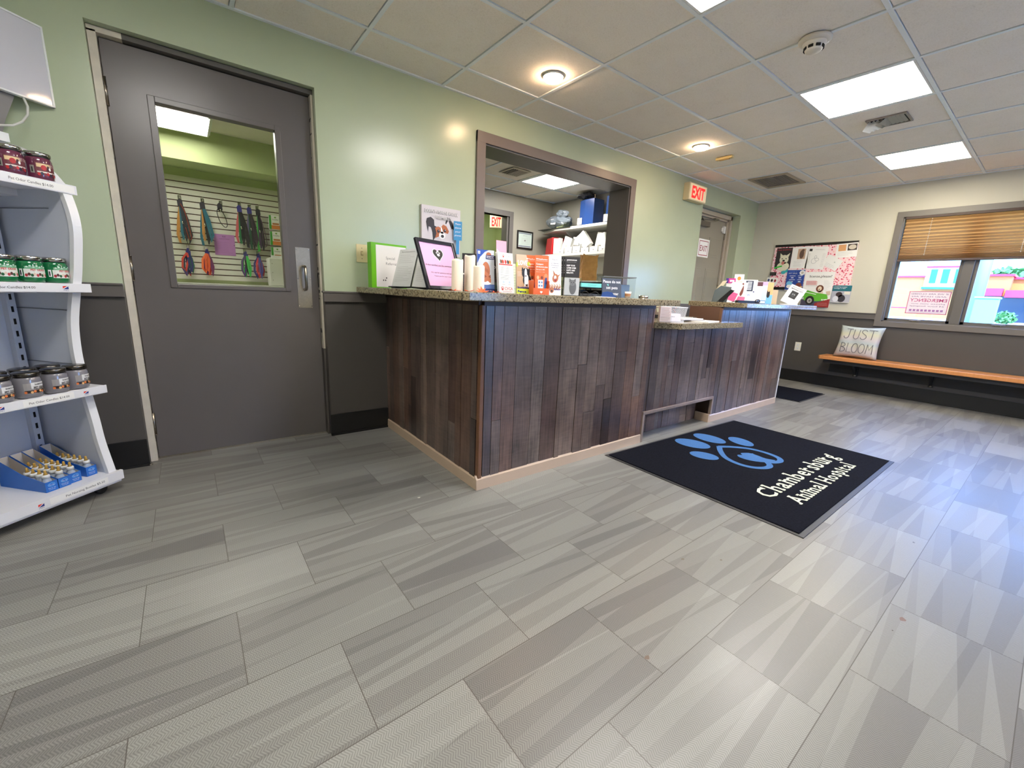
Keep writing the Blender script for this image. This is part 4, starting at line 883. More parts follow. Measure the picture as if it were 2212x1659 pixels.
b = MB(); b.M = Matrix.Translation((-.012, 0, .022)) @ Matrix.Rotation(PI / 2, 4, 'X'); b.lathe([(.006, -.007), (.012, -.007), (.012, .007), (.006, .007)], m_white, 20, caps=False); b.build('tape_roll', t)
t = thing('eyeglasses', 'black folded eyeglasses lying before the letter tray', 'eyeglasses', (1.66, -1.12, ZT + .003), rad(-40)); b = MB()
for sx in (-1, 1): b.tube([(sx * .03 + .02 * math.cos(a), 0, .014 + .013 * math.sin(a)) for a in [2 * PI * k / 16 for k in range(17)]], .002, m_black, 6)
b.tube([(-.01, 0, .018), (.01, 0, .018)], .0018, m_black, 6); b.build('front_frame', t)
for sx in (-1, 1): b = MB(); b.tube([(sx * .05, 0, .018), (sx * .048, .03, .01), (-sx * .02, .035, .004)], .0018, m_black, 6); b.build('temple', t)
b = sheet(.155, .122, .006, ink(60, 66, 78)); b.rect(-.0775, 0, .0775, .122, ink(62, 68, 80), 1)
for k, (s_, w) in enumerate((('Please do not', .140), ('set pets', .09), ('on counter', .105))): b.text(s_, 0, .092 - .038 * k, .019, WH, w=w, bold=.005)
t = one(b, 'counter_sign', 'slate gray sign reading Please do not set pets on counter', 'sign', (1.868, -1.12, ZT), rad(-12), rx=rad(-8))
t = thing('cup', 'small patterned white cup right of the slate sign', 'cup', (1.99, -1.15, ZT)); b = MB(); b.lathe([(.017, 0), (.021, .042), (.019, .042), (.015, .003), (.001, .003)], mat('cup_white', (226, 216, 204), .4), 20)
b.build('cup_body', t); b = MB(); b.lathe([(.0190, .012), (.0205, .03)], mat('cup_band', (176, 128, 90), .5), 20, caps=False); b.build('printed_band', t)
# clear organiser (soft zone of the photo)
t = thing('clear_organizer', 'clear acrylic organizer box standing on the countertop near the low shelf', 'organizer', (2.06, -.99, ZT), rad(-30)); b = MB(); w, d, h = .115, .06, .135
for a in ((-w, w, -d, -d + .003, 0, h), (-w, w, d - .003, d, 0, h), (-w, -w + .003, -d, d, 0, h), (w - .003, w, -d, d, 0, h), (-w, w, -d, d, 0, .003), (-.003, 0, -d, d, .003, h)): b.box(*a, m_acryl)
b.build('box', t); b = MB(); b.box(-w - .002, w + .002, -d - .002, d + .002, h, h + .006, mat('smoke_plastic', (120, 120, 120), .2)); b.build('lid', t)
b = MB(); b.box(-.09, -.02, -.03, .03, .004, .085, mat('tissue_pack', (232, 234, 236), .7)); one(b, 'tissue_pack', 'white tissue pack inside the clear organizer', 'tissues', (2.06, -.99, ZT), rad(-30))
b = MB(); b.box(.02, .09, -.02, .02, .004, .09, mat('blue_box', (110, 136, 168), .6)); one(b, 'small_box', 'pale blue box inside the clear organizer', 'box', (2.06, -.99, ZT), rad(-30))
# things on the low shelf
LZ = .861
t = thing('wire_basket', 'white wire mesh pencil basket on the lower desk shelf', 'basket', (2.47, -1.20, LZ), rad(-30)); mw = mat('wire_white', (236, 236, 240), .35); b = MB()
w, d, h = .062, .045, .105; pf = 1.22
def lerp(a, c, t): return tuple(p + (q - p) * t for p, q in zip(a, c))
cb_ = [(-w, -d, .002), (w, -d, .002), (w, d, .002), (-w, d, .002)]; ct_ = [(x * pf, y * pf, h) for x, y, z in cb_]
b.tube(ct_ + [ct_[0]], .0025, mw, 6); b.tube(cb_ + [cb_[0]], .002, mw, 6)
for s_ in range(4):
    A, B2, C2, D_ = cb_[s_], cb_[(s_ + 1) % 4], ct_[(s_ + 1) % 4], ct_[s_]; n = 10 if s_ % 2 == 0 else 7; m_ = 8
    for k in range(-m_, n + 1):
        for sg in (1, -1):
            P = []
            for j in range(m_ + 1):
                u = (k + j) / n if sg > 0 else (n - k - j) / n
                if 0 <= u <= 1: P.append(lerp(lerp(A, B2, u), lerp(D_, C2, u), j / m_))
            if len(P) > 1: b.tube([P[0], P[-1]], .0008, mw, 4, False)
b.build('mesh_wall', t); b = MB(); b.box(-w, w, -d, d, 0, .002, mw); b.build('bottom', t)
mcard = mat('business_card', (236, 232, 240), .5)
for k in range(3):
    b = MB(); b.box(-.045, .045, -.0006, .0006, 0, .055, mcard); b.rect(-.035, .03, .0, .034, GR, 2)
    one(b, 'business_card', ('white business card leaning at the front inside the wire basket', 'white business card in the middle of the wire basket', 'white business card at the back inside the wire basket')[k], 'card', (2.475, -1.215 + .016 * k, LZ + .004), rad(-30), 'business cards in the wire basket', rx=rad(-12))
t = thing('card_holder', 'small clear card holder with leaflets left of the wire basket', 'card holder', (2.33, -1.22, LZ), rad(-30)); b = MB(); b.box(-.045, .045, -.02, -.018, 0, .04, m_acryl); b.box(-.045, .045, .018, .02, 0, .12, m_acryl); b.box(-.045, .045, -.02, .02, 0, .002, m_acryl); b.box(-.045, -.043, -.02, .02, 0, .05, m_acryl); b.box(.043, .045, -.02, .02, 0, .05, m_acryl); b.build('tray', t)
b = MB(); b.box(-.04, .04, -.014, .014, .002, .105, mat('leaflet_stack', (222, 204, 200), .6)); b.M = Matrix.Translation((0, -.014, 0)); b.lines(-.035, .035, .01, .10, 12, ink(150, 120, 110), th=.002)
one(b, 'leaflet_pack', 'pinkish leaflets standing in the small clear holder', 'leaflet', (2.33, -1.22, LZ), rad(-30))
b = MB(); b.box(-.14, .14, -.1, .1, 0, .006, m_paper); one(b, 'paper_sheet', 'white papers spread on the lower desk shelf', 'paper', (2.86, -1.20, LZ), rad(12))
t = thing('clipboard', 'gray clipboard with forms lying on the lower desk shelf', 'clipboard', (2.78, -1.10, LZ + .007), rad(-4)); b = MB(); b.box(-.16, .12, -.11, .11, 0, .006, mat('clip_gray', (150, 142, 142), .5)); b.build('board', t, .002); b = MB(); b.box(-.155, .10, -.105, .10, .006, .014, m_paper); b.build('forms', t); b = MB(); b.box(.06, .12, -.04, .04, .014, .022, m_chrome); b.build('clip', t, .002)
t = thing('card_terminal', 'black card payment terminal tilted up behind the low shelf papers', 'card terminal', (2.86, -.86, LZ), rad(-48), rx=0); b = MB(); b.prism([(0, 0), (.12, 0), (.12, .085), (.09, .09), (0, .025)], -.07, .07, m_black, 'x'); b.build('housing', t, .004)
b = MB(); b.add([(-.045, .028, .0475), (.045, .028, .0475), (.045, .075, .0815), (-.045, .075, .0815)], [(0, 1, 2, 3)], mat('terminal_screen', (112, 122, 108), .2)); b.build('screen', t)
b = MB()
for k in range(12): a = k * 1.2; b.tube([(.008 * math.cos(a), .008 * math.sin(a), .006 + .009 * k), (.008 * math.cos(a + .6), .008 * math.sin(a + .6), .011 + .009 * k)], .006, ink(200, 110, 80) if k % 2 else ink(40, 40, 50), 8)
one(b, 'twisted_cord', 'red and black coiled cord hanging by the brown cabinet side', 'cord', (3.03, -.86, LZ))
b = MB(); b.prism([(-.05, 0), (.05, 0), (.04, .10), (-.02, .115)], 0, .02, mat('cream_card', (222, 206, 170), .6), 'y'); one(b, 'folded_card', 'cream folded card behind the payment terminal', 'card', (2.98, -.72, LZ), rad(-50))
t = thing('metal_canister', 'short brushed metal canister near the gap between the raised countertops', 'canister', (2.9, -.62, LZ)); b = MB(); b.lathe([(.04, 0), (.04, .16), (.036, .165)], m_steel, 28); b.build('can', t); b = MB(); b.lathe([(.042, .16), (.042, .18), (.001, .184)], m_chrome, 28); b.build('lid', t)
t = thing('potted_plant', 'small yellow green plant in a clear glass near the metal canister', 'plant', (2.72, -.56, LZ)); b = MB(); b.lathe([(.035, 0), (.045, .12)], m_acryl, 24); b.build('vase', t)
q = random.Random(4); b = MB()
for k in range(46):
    a = q.uniform(0, 6.28); r = q.uniform(.0, .04); z = q.uniform(.10, .22); c = Vector((r * math.cos(a), r * math.sin(a), z)); u = Vector((math.cos(a), math.sin(a), q.uniform(-.2, .8))) * .022; v = Vector((-math.sin(a), math.cos(a), 0)) * .009
    b.add([c, c + u * .5 + v, c + u, c + u * .5 - v], [(0, 1, 2, 3)], mat('yellow_leaf', (184, 188, 70), .6))
b.build('leaf_cluster', t)
# ------------------------------------------------------------------ right raised countertop
b = MB(); b.box(-.1, .1, 0, .004, 0, .20, m_acryl); b.prism([(0, 0), (.05, 0), (0, .05)], -.1, -.096, m_acryl, 'x'); b.box(-.1, .1, -.0005, 0, .0, .004, m_acryl)
one(b, 'sneeze_guard', 'upright clear acrylic panel on the far countertop left end', 'acrylic panel', (3.24, -1.02, ZT), rad(-50))
t = thing('tablet_stand', 'gray wedge shaped stand with a cream card on top, on the far countertop', 'stand', (3.40, -1.06, ZT), rad(-62)); b = MB(); mgs = mat('stand_gray', (96, 104, 102), .5)
b.prism([(-.07, 0), (.05, 0), (.075, .13), (-.01, .14), (-.055, .10)], 0, .02, mgs, 'y'); b.build('body', t, .003); b = MB(); b.prism([(-.045, .11), (-.01, .11), (.035, .185), (.0, .18)], .004, .007, mat('cream_card', (222, 206, 170), .6), 'y'); b.build('card', t)
b = MB(); b.prism([(-.03, 0), (.02, 0), (.10, .10), (.07, .11)], -.016, -.001, m_black, 'y'); b.build('strut', t)
b = MB(); b.box(-.12, .06, -.03, .03, 0, .022, m_black); b.tube([(-.16, 0, .004), (-.13, .02, .01), (-.10, 0, .022)], .003, m_blackm); b.tube([(.045 + .02 * math.cos(a), -.032, .02 + .014 * math.sin(a)) for a in [2 * PI * k / 14 for k in range(15)]], .004, m_black, 6); b.box(.03, .07, -.03, .03, .0, .004, m_black)
one(b, 'stapler', 'black stapler and desk gadget lying in front of the far brochures', 'stapler', (3.66, -1.20, ZT), rad(-40))
b = MB(); b.box(-.03, .03, -.02, .02, 0, .03, ink(90, 150, 200)); b.box(-.026, .026, -.021, -.020, .006, .024, WH); one(b, 'sticky_notes', 'blue sticky note dispenser at the end of the black stapler', 'note dispenser', (3.80, -1.23, ZT), rad(-55))
def leafl(w, h, label, loc, rz, draws, rx=-8, ry=0, t=.004, m=m_paper, name='brochure', cat='brochure', grp=None):
    b = sheet(w, h, t, m)
    for d in draws: d(b)
    return one(b, name, label, cat, loc, rad(rz), grp, rx=rad(rx), ry=rad(ry))
leafl(.10, .19, 'white and pink brochure tilted to the left beside the gray stand', (3.72, -.98, ZT), -62, [lambda b: b.rect(-.04, .02, .04, .1, ink(214, 90, 140), 1), lambda b: b.lines(-.04, .04, .11, .18, 5, GR)], ry=18)
leafl(.105, .185, 'brochure with a brown standing figure on white and pink', (3.86, -1.0, ZT + .01), -62, [lambda b: b.ell(.01, .11, .016, .055, ink(132, 70, 56), 1), lambda b: b.ell(.012, .165, .008, .014, ink(132, 70, 56), 1), lambda b: b.rect(-.05, .0, .05, .05, ink(230, 110, 150), 2), lambda b: b.lines(-.045, -.01, .09, .17, 5, ORG)], ry=4)
t = thing('small_carton', 'white carton with an orange spot standing at the back of the far brochures', 'box', (4.03, -.90, ZT), rad(-62)); b = MB(); b.box(-.042, .042, 0, .04, 0, .275, m_paper); b.build('carton_body', t, .001); b = MB(); b.M = Matrix.Translation((0, -.0003, 0)); b.ell(.0, .235, .016, .018, ink(240, 150, 60), 1); b.rect(-.03, .20, .03, .205, ink(240, 190, 140), 1); b.build('printed_spot', t)
b = MB(); b.box(-.04, .04, -.02, .02, 0, .045, ink(220, 60, 150)); b.box(-.042, -.02, -.021, .021, 0, .046, ink(70, 40, 130)); b.rect(-.01, .015, .03, .03, WH, 41); b.ell(.0, .02, .01, .01, WH, 42)
one(b, 'pink_box', 'magenta and purple box resting above the tilted brochures', 'box', (3.93, -.87, ZT + .185), rad(-62))
b = MB(); b.box(-.05, .06, -.02, .05, 0, .184, m_paper); b.lines(-.04, .05, .1, .17, 4, GR); one(b, 'leaflet_box', 'white leaflet rack box under the magenta box', 'box', (3.94, -.88, ZT), rad(-62))
leafl(.13, .225, 'white brochure with a dark navy panel of white lines', (4.01, -1.02, ZT), -63, [lambda b: b.rect(-.035, .115, .03, .215, ink(44, 54, 78), 1)] + [(lambda k: (lambda b: b.rect(-.02, .128 + .014 * k, .018, .135 + .014 * k, WH, 2)))(k) for k in range(6)] + [lambda b: b.text('W', 0, .07, .02, ink(90, 130, 200), k=1), lambda b: b.lines(-.04, .0, .02, .06, 3, ink(120, 160, 220)), lambda b: b.ell(.04, .11, .006, .006, NV, 2)])
leafl(.09, .215, 'white brochure with a dark maroon heading beside the navy one', (4.13, -1.04, ZT), -64, [lambda b: b.rect(-.045, .17, .045, .21, ink(92, 48, 56), 1), lambda b: b.lines(-.04, .04, .12, .16, 4, ink(150, 110, 90)), lambda b: b.rect(-.045, .08, .0, .11, ink(100, 80, 76), 1)])
leafl(.075, .215, 'pale lilac brochure between the maroon and the orange ones', (4.19, -1.07, ZT), -64, [lambda b: b.rect(-.037, 0, .037, .215, ink(206, 216, 240), 1), lambda b: b.rect(-.037, .18, .037, .215, ink(226, 180, 214), 2)])
leafl(.075, .21, 'blue and orange brochure with a small black dog on it', (4.25, -1.10, ZT), -66, [lambda b: b.rect(-.037, 0, .037, .09, ink(120, 190, 240), 1), lambda b: b.rect(-.037, .09, .037, .21, ink(244, 190, 130), 1), lambda b: b.ell(.0, .09, .014, .03, BK, 2), lambda b: b.pp([(-.014, .1), (-.010, .135), (0, .115)], BK, 3), lambda b: b.pp([(.014, .1), (.012, .13), (.002, .115)], BK, 3)])
leafl(.10, .145, 'plain manila folder standing right of the blue and orange brochure', (4.44, -1.06, ZT), -66, [], m=mat('manila', (214, 192, 158), .6), name='folder', cat='folder', t=.008)
b = MB(); b.box(-.03, .03, 0, .002, 0, .18, mat('yellow_card', (206, 200, 130), .6)); one(b, 'yellow_card', 'pale yellow card behind the manila folder', 'card', (4.40, -.97, ZT), rad(-66))
b = sheet(.15, .19, .006, mat('sheet_gray', (222, 224, 224), .5)); b.rect(-.07, .006, .07, .184, m_paper, 1); b.text('PERMANENTLY', 0, .168, .008, BK, w=.11); b.text('MISSING CAT', 0, .148, .012, BK, w=.11, bold=.02); b.rect(-.035, .06, .03, .135, BK, 2); b.ell(-.005, .098, .02, .022, ink(60, 60, 62), 3); b.ell(-.012, .103, .004, .003, WH, 4, n=8); b.ell(.005, .103, .004, .003, WH, 4, n=8); b.lines(-.05, .05, .015, .05, 3, GR)
one(b, 'missing_cat_notice', 'white missing cat notice tilted sideways on the far countertop', 'notice', (4.57, -1.17, ZT + .012), rad(-72), rx=rad(-12), ry=rad(24))
b = MB(); b.box(-.09, .06, -.05, .05, 0, .010, m_paper); one(b, 'paper_pad', 'small white paper pad lying under the missing cat notice', 'paper pad', (4.59, -1.19, ZT), rad(-72))

# ================================================================== WALL POSTER
b = MB(); pw, ph = .315, .335; pc = mat('canvas_print', (216, 210, 214), .45); b.box(-pw / 2, pw / 2, 0, .022, 0, ph, pc)
b.text("DOESN'T ANYONE KNOCK", 0, .286, .024, ink(120, 118, 120), w=.272, k=1, bold=.03); b.text("DOESN'T ANYONE KNOCK", 0, .287, .022, WH, w=.268, k=9); b.text('ANYMORE!?', .01, .250, .024, ink(120, 118, 120), w=.135, k=8, bold=.03); b.text('ANYMORE!?', .01, .251, .022, WH, w=.132, k=9)
tn = ink(186, 104, 54); dk = ink(40, 30, 32)
def Q_(P): return [((u - 915) / 555 * .315 - .1575, .335 - (v - 70) / 2045) for u, v in P]
b.pp(Q_([(985, 250), (1040, 225), (1085, 260), (1090, 340), (1125, 355), (1115, 420), (1125, 480), (1100, 510), (1072, 560), (1064, 440), (1040, 370), (1010, 360), (1000, 440), (984, 360), (974, 300)])[::-1], dk, 3)
b.pp(Q_([(1270, 300), (1300, 300), (1332, 370), (1342, 350), (1376, 372), (1370, 320), (1345, 260), (1310, 200), (1262, 200), (1246, 290)]), dk, 3)
b.pp(Q_([(1262, 290), (1290, 240), (1330, 350), (1318, 410), (1290, 380)])[::-1], ink(222, 216, 222), 4)
b.pp(Q_([(1100, 370), (1140, 345), (1182, 360), (1185, 430), (1150, 490), (1100, 515), (1120, 440)])[::-1], tn, 4); b.pp(Q_([(1188, 345), (1215, 308), (1262, 328), (1300, 395), (1285, 435), (1250, 425), (1212, 420)])[::-1], tn, 4)
b.ell(*Q_([(1202, 465)])[0], .026, .026, WH, 5); b.pp(Q_([(1180, 352), (1192, 352), (1222, 440), (1182, 440)])[::-1], WH, 5)
for q_ in ((1146, 412), (1238, 396)): e_ = Q_([q_])[0]; b.ell(e_[0], e_[1], .0105, .0105, dk, 6); b.ell(e_[0] + .003, e_[1] + .004, .003, .003, WH, 7, n=8)
b.ell(*Q_([(1204, 478)])[0], .0125, .011, dk, 7)
one(b, 'wall_poster', 'square canvas poster of a spotted long-eared dog on the green wall', 'poster', (1.212, -.024, 1.268))

# ================================================================== DOOR MATS
m_pile = mat('mat_pile', (17, 18, 26), .95, noise=.35, nscale=90, bump=.5, bscale=400, spec=.1)
m_edge = mat('mat_edge', (52, 52, 54), .45); m_mblue = mat('mat_blue', (70, 110, 162), .9, noise=.14, nscale=260, spec=.1); m_mcream = mat('mat_cream', (206, 210, 190), .9, noise=.1, nscale=260, spec=.1)
t = thing('logo_mat', 'large black door mat with blue paw logo and animal hospital name', 'door mat', (2.57, -1.862, 0)); b = MB(); b.prism([(-.815, -.552), (.815, -.552), (.825, .535), (-.815, .59)], 0, .004, m_edge); b.build('rubber_edge', t, .001)
b = MB(); b.prism([(-.797, -.528), (.797, -.528), (.805, .515), (-.797, .572)], .004, .009, m_pile); pile = b.build('pile', t, .002)
b = MB(); b.M = Matrix.Translation((0, 0, .0092)) @ Matrix.Rotation(-PI / 2, 4, 'X')
def G(x, y): return (x - 2.57, y + 1.862)
for cx, cy, rx_, ry_, ro in ((2.475, -1.472, .088, .12, .30), (2.698, -1.480, .082, .120, -.02), (2.842, -1.645, .070, .100, -.42), (2.318, -1.645, .066, .090, .40)):
    g_ = G(cx, cy); b.ell(g_[0], g_[1], rx_, ry_, m_mblue, 1, rot=ro, n=28)
def spl(P, n=6):
    out_ = []; N = len(P)
    for i in range(N):
        p0, p1, p2, p3 = (Vector(P[(i + k - 1) % N]) for k in range(4))
        for j in range(n): t_ = j / n; out_.append(tuple(.5 * ((2 * p1) + (p2 - p0) * t_ + (2 * p0 - 5 * p1 + 4 * p2 - p3) * t_ ** 2 + (3 * p1 - p0 - 3 * p2 + p3) * t_ ** 3)))
    return out_
def openspl(P, n=6):
    out_ = []
    Q = [P[0]] + P + [P[-1]]
    for i in range(1, len(Q) - 2):
        p0, p1, p2, p3 = (Vector(Q[i + k - 1]) for k in range(4))
        for j in range(n): t_ = j / n; out_.append(.5 * ((2 * p1) + (p2 - p0) * t_ + (2 * p0 - 5 * p1 + 4 * p2 - p3) * t_ ** 2 + (3 * p1 - p0 - 3 * p2 + p3) * t_ ** 3))
    out_.append(Vector(P[-1])); return out_
def band(b, P, w, m, k=1):
    C_ = openspl([G(*p) for p in P]); vs = []; y = -.0005 * k
    for i, p in enumerate(C_):
        d = (C_[min(i + 1, len(C_) - 1)] - C_[max(i - 1, 0)]).normalized(); nn = Vector((-d.y, d.x)) * w / 2; vs += [(p.x + nn.x, y, p.y + nn.y), (p.x - nn.x, y, p.y - nn.y)]
    b.add(vs, [(2 * i, 2 * i + 1, 2 * i + 3, 2 * i + 2) for i in range(len(C_) - 1)], m)
band(b, [(2.583, -1.612), (2.66, -1.665), (2.735, -1.75), (2.755, -1.85), (2.73, -1.94), (2.67, -1.975), (2.60, -1.955), (2.565, -1.90)], .036, m_mblue)
band(b, [(2.587, -1.612), (2.50, -1.665), (2.41, -1.745), (2.375, -1.84), (2.395, -1.92), (2.455, -1.968), (2.52, -1.972), (2.575, -1.93), (2.61, -1.86), (2.64, -1.80)], .036, m_mblue, 1.4)
g_ = G(2.565, -1.838); hp = spl([G(*p) for p in ((2.617, -1.773), (2.585, -1.762), (2.562, -1.782), (2.535, -1.765), (2.505, -1.785), (2.498, -1.835), (2.525, -1.895), (2.585, -1.945), (2.655, -1.952), (2.635, -1.90), (2.645, -1.84), (2.643, -1.795))]); b.pp(hp, m_mblue, 1.8)
# slab serif lettering: plain glyphs with added slabs
def slab_text(b, s_, xl, xr, y0, cap, m, stroke):
    total = 0; adv = []
    for ch in s_:
        if ch == ' ': adv.append(.32); continue
        v, f, a, c = glyphs(ch, .014); adv.append((c - a) + .15)
    total = sum(adv); sx = (xr - xl) / total; sz = cap / .73; x = xl
    SER = {'h': [(.12, 0), (.88, 0), (.10, 1)], 'a': [(.93, 0)], 'm': [(.07, 0), (.5, 0), (.93, 0), (.03, .72)], 'b': [(.06, 1)], 'e': [], 'r': [(.22, 0), (.14, .72)], 's': [], 'u': [(.93, 0), (.05, .72), (.78, .72)], 'g': [(.95, .72)],
           'A': [(.08, 0), (.92, 0), (.5, .98)], 'n': [(.10, 0), (.9, 0), (.05, .72)], 'i': [(.5, 0), (.3, .72)], 'l': [(.5, 0), (.3, 1)], 'H': [(.08, 0), (.92, 0), (.08, .98), (.92, .98)], 'o': [], 'p': [(.06, .72), (.10, -.27)], 't': [], 'C': [(.93, .86)]}
    y = -.0005
    for ch, ad in zip(s_, adv):
        if ch != ' ':
            v, f, a, c = glyphs(ch, .014); w = (c - a) * sx
            b.add([(x + (px - a) * sx, y, y0 + py * sz) for px, py in v], f, m)
            for fx, fy in SER.get(ch, []):
                cx = x + w * fx; hw = .0125 if ch not in 'mMH' else .0115; hh = stroke * .30; zz = y0 + cap * fy; zz = zz + hh if fy <= 0 else zz
                if ch == 'C': b.rect(cx - .004, y0 + cap * .70, cx + .006, y0 + cap * 1.0, m, 1.3)
                else: b.rect(cx - hw, zz - hh, cx + hw, zz + hh, m, 1.3)
        x += ad * sx
slab_text(b, 'Chambersburg', 2.035 - 2.57, 3.135 - 2.57, -2.172 + 1.862, .100, m_mcream, .022)
slab_text(b, 'Animal Hospital', 2.10 - 2.57, 3.045 - 2.57, -2.290 + 1.862, .078, m_mcream, .018)
b.build('woven_logo', pile)
t = thing('door_mat', 'plain black door mat in front of the far exit door', 'door mat', (5.165, -.74, 0)); b = MB(); b.box(-.39, .385, -.64, .60, 0, .004, m_edge); b.build('rubber_edge', t); b = MB(); b.box(-.375, .37, -.625, .585, .004, .009, m_pile); b.build('pile', t, .002)

# ================================================================== BENCH
t = thing('wall_bench', 'long oak topped bench on black brackets along the window wall', 'bench', (XE, -3.1, 0)); b = MB(); b.prism([(-.345, 1.935), (-.325, 1.955), (-.03, 1.955), (-.03, -2.0), (-.345, -2.0)][::-1], .378, .42, m_oak)
b.build('seat', t, .005); b = MB(); m_bb = mat('bench_black', (30, 30, 32), .5); b.box(-.31, -.29, -1.98, 1.90, .335, .378, m_bb); b.box(-.03, -.0125, -2.0, 1.90, .20, .378, m_bb); b.box(-.29, -.03, 1.88, 1.90, .335, .378, m_bb); b.build('apron', t)
for y in (1.62, .94, .2, -.55, -1.3):
    b = MB(); b.box(-.27, -.03, y - .018, y + .018, .345, .378, m_bb); b.prism([(-.05, .20), (-.03, .20), (-.03, .345), (-.22, .345)], y - .012, y + .012, m_bb, 'y'); b.box(-.045, -.03, y - .022, y + .022, .18, .345, m_bb)
    b.tube([(-.055, y, .195), (-.045, y, .195)], .012, m_nickel, 12); b.build('bracket', t)
# pillow
t = thing('throw_pillow', 'pastel striped square cushion lettered JUST BLOOM propped on the bench', 'cushion', (5.975, -1.475, .422), -PI / 2 + rad(-4), rx=rad(-14))
mp = mat('pillow_cloth', (226, 224, 214), .85); nt = mp.node_tree; tc = nt.nodes.new('ShaderNodeTexCoord'); sp = nt.nodes.new('ShaderNodeSeparateXYZ'); nt.links.new(tc.outputs['Object'], sp.inputs[0])
nz = nt.nodes.new('ShaderNodeTexNoise'); nz.inputs['Scale'].default_value = 5; nt.links.new(tc.outputs['Object'], nz.inputs['Vector'])
f_ = math_n(nt, 'ADD', math_n(nt, 'MULTIPLY', sp.outputs[2], 2.6), math_n(nt, 'MULTIPLY', nz.outputs['Fac'], .14))
c_ = ramp(nt, f_, [(0, (186, 188, 182)), (.15, (190, 186, 186)), (.3, (194, 186, 184)), (.42, (194, 192, 176)), (.52, (172, 181, 184)), (.66, (194, 186, 187)), (.8, (194, 193, 170)), (.95, (176, 185, 187))]); nt.links.new(c_, nt.nodes['Principled BSDF'].inputs['Base Color'])
def pillow_mesh(w, h, th, n=22):
    P = {}; vs = []; fs = []
    def idx(i, j, s_):
        e = i in (0, n) or j in (0, n); key = (i, j, 0 if e else s_)
        if key not in P:
            u = 2 * i / n - 1; v = 2 * j / n - 1; k = (1 - u ** 4) * (1 - v ** 4); pin = 1 - .09 * (1 - abs(v) ** 2) * abs(u) ** 3; pin2 = 1 - .09 * (1 - abs(u) ** 2) * abs(v) ** 3
            wob = .006 * math.sin(7 * u + 3 * v) * (1 - abs(u)) + .010 * math.sin(9 * v) * max(0, -u) ** 2
            y = s_ * (th / 2 * k ** .42 + wob * k) if not e else 0
            P[key] = len(vs); vs.append((u * w / 2 * pin, y, h / 2 + v * h / 2 * pin2))
        return P[key]
    for s_ in (-1, 1):
        for i in range(n):
            for j in range(n):
                q = [idx(i, j, s_), idx(i + 1, j, s_), idx(i + 1, j + 1, s_), idx(i, j + 1, s_)]; fs.append(tuple(q) if s_ < 0 else tuple(reversed(q)))
    return vs, fs
vs, fs = pillow_mesh(.43, .39, .13); b = MB(); b.add(vs, fs, mp, True); b.build('cushion_body', t)
b = MB(); mi_ = ink(84, 82, 96)
def stroke(P, r=.0028):
    Q = []
    for x, z in P:
        u = x / .215; v = (z - .195) / .195; k = max(0, (1 - u ** 4) * (1 - v ** 4)); Q.append((x, -.065 * k ** .42 - .006 * math.sin(7 * u + 3 * v) * (1 - abs(u)) * 0 - .006, z))
    b.tube(Q, r, mi_, 6)
def arc(cx, cz, rx_, rz_, a0, a1, n=12): return [(cx + rx_ * math.cos(rad(a0 + (a1 - a0) * i / n)), cz + rz_ * math.sin(rad(a0 + (a1 - a0) * i / n))) for i in range(n + 1)]
stroke([(-.125, .335), (-.065, .335)]); stroke([(-.09, .335), (-.092, .25)] + arc(-.115, .25, .023, .03, 0, -170)); stroke([(-.045, .33), (-.045, .25)] + arc(-.02, .25, .025, .032, 180, 360) + [(.005, .33)])
stroke(arc(.052, .312, .024, .022, 20, 250, 14) + arc(.05, .25, .028, .03, 80, -160, 14)); stroke([(.09, .335), (.165, .335)]); stroke([(.13, .335), (.13, .222)])
stroke([(-.14, .165), (-.14, .055)]); stroke([(-.14, .165)] + arc(-.135, .14, .035, .025, 90, -90) + [(-.14, .112)]); stroke([(-.138, .112)] + arc(-.13, .083, .036, .029, 90, -90) + [(-.14, .055)])
stroke([(-.075, .165), (-.075, .055), (-.035, .057)]); stroke(arc(.0, .11, .027, .055, 0, 360, 20)); stroke(arc(.065, .11, .027, .055, 0, 360, 20)); stroke([(.11, .055), (.115, .165), (.138, .10), (.162, .165), (.168, .055)])
b.build('lettering', t)

# ================================================================== BULLETIN BOARD (x = far wall)
BX = XE - .002
t = thing('bulletin_board', 'black edged bulletin board covered in pink floral fabric on the far wall', 'bulletin board', (BX, -.785, 1.245), -PI / 2)
m_fl = mat('floral_fabric', (240, 196, 206), .8); nt = m_fl.node_tree; g = nt.nodes.new('ShaderNodeNewGeometry'); vo = nt.nodes.new('ShaderNodeTexVoronoi'); vo.inputs['Scale'].default_value = 46; nt.links.new(g.outputs['Position'], vo.inputs['Vector'])
sc_ = nt.nodes.new('ShaderNodeSeparateColor'); nt.links.new(vo.outputs['Color'], sc_.inputs[0]); pc_ = ramp(nt, sc_.outputs[0], [(0, (206, 60, 96)), (.3, (230, 120, 140)), (.5, (244, 200, 206)), (.7, (240, 170, 80)), (.85, (190, 40, 80)), (1, (250, 226, 226))], 'CONSTANT')
mk = math_n(nt, 'LESS_THAN', vo.outputs['Distance'], .42); mx = nt.nodes.new('ShaderNodeMix'); mx.data_type = 'RGBA'; nt.links.new(mk, mx.inputs[0]); mx.inputs[6].default_value = lin((246, 214, 218)) + (1,); nt.links.new(pc_, mx.inputs[7]); nt.links.new(mx.outputs[2], nt.nodes['Principled BSDF'].inputs['Base Color'])
b = MB(); b.box(-.468, .452, -.016, 0, 0, .555, m_fl); b.build('fabric_panel', t); b = MB(); b.box(-.468, .452, -.02, 0, .53, .562, m_black); b.box(-.468, -.21, -.02, 0, -.03, .005, m_black); b.box(-.21, .1, -.02, 0, -.03, .005, m_black); b.build('edge_strip', t)
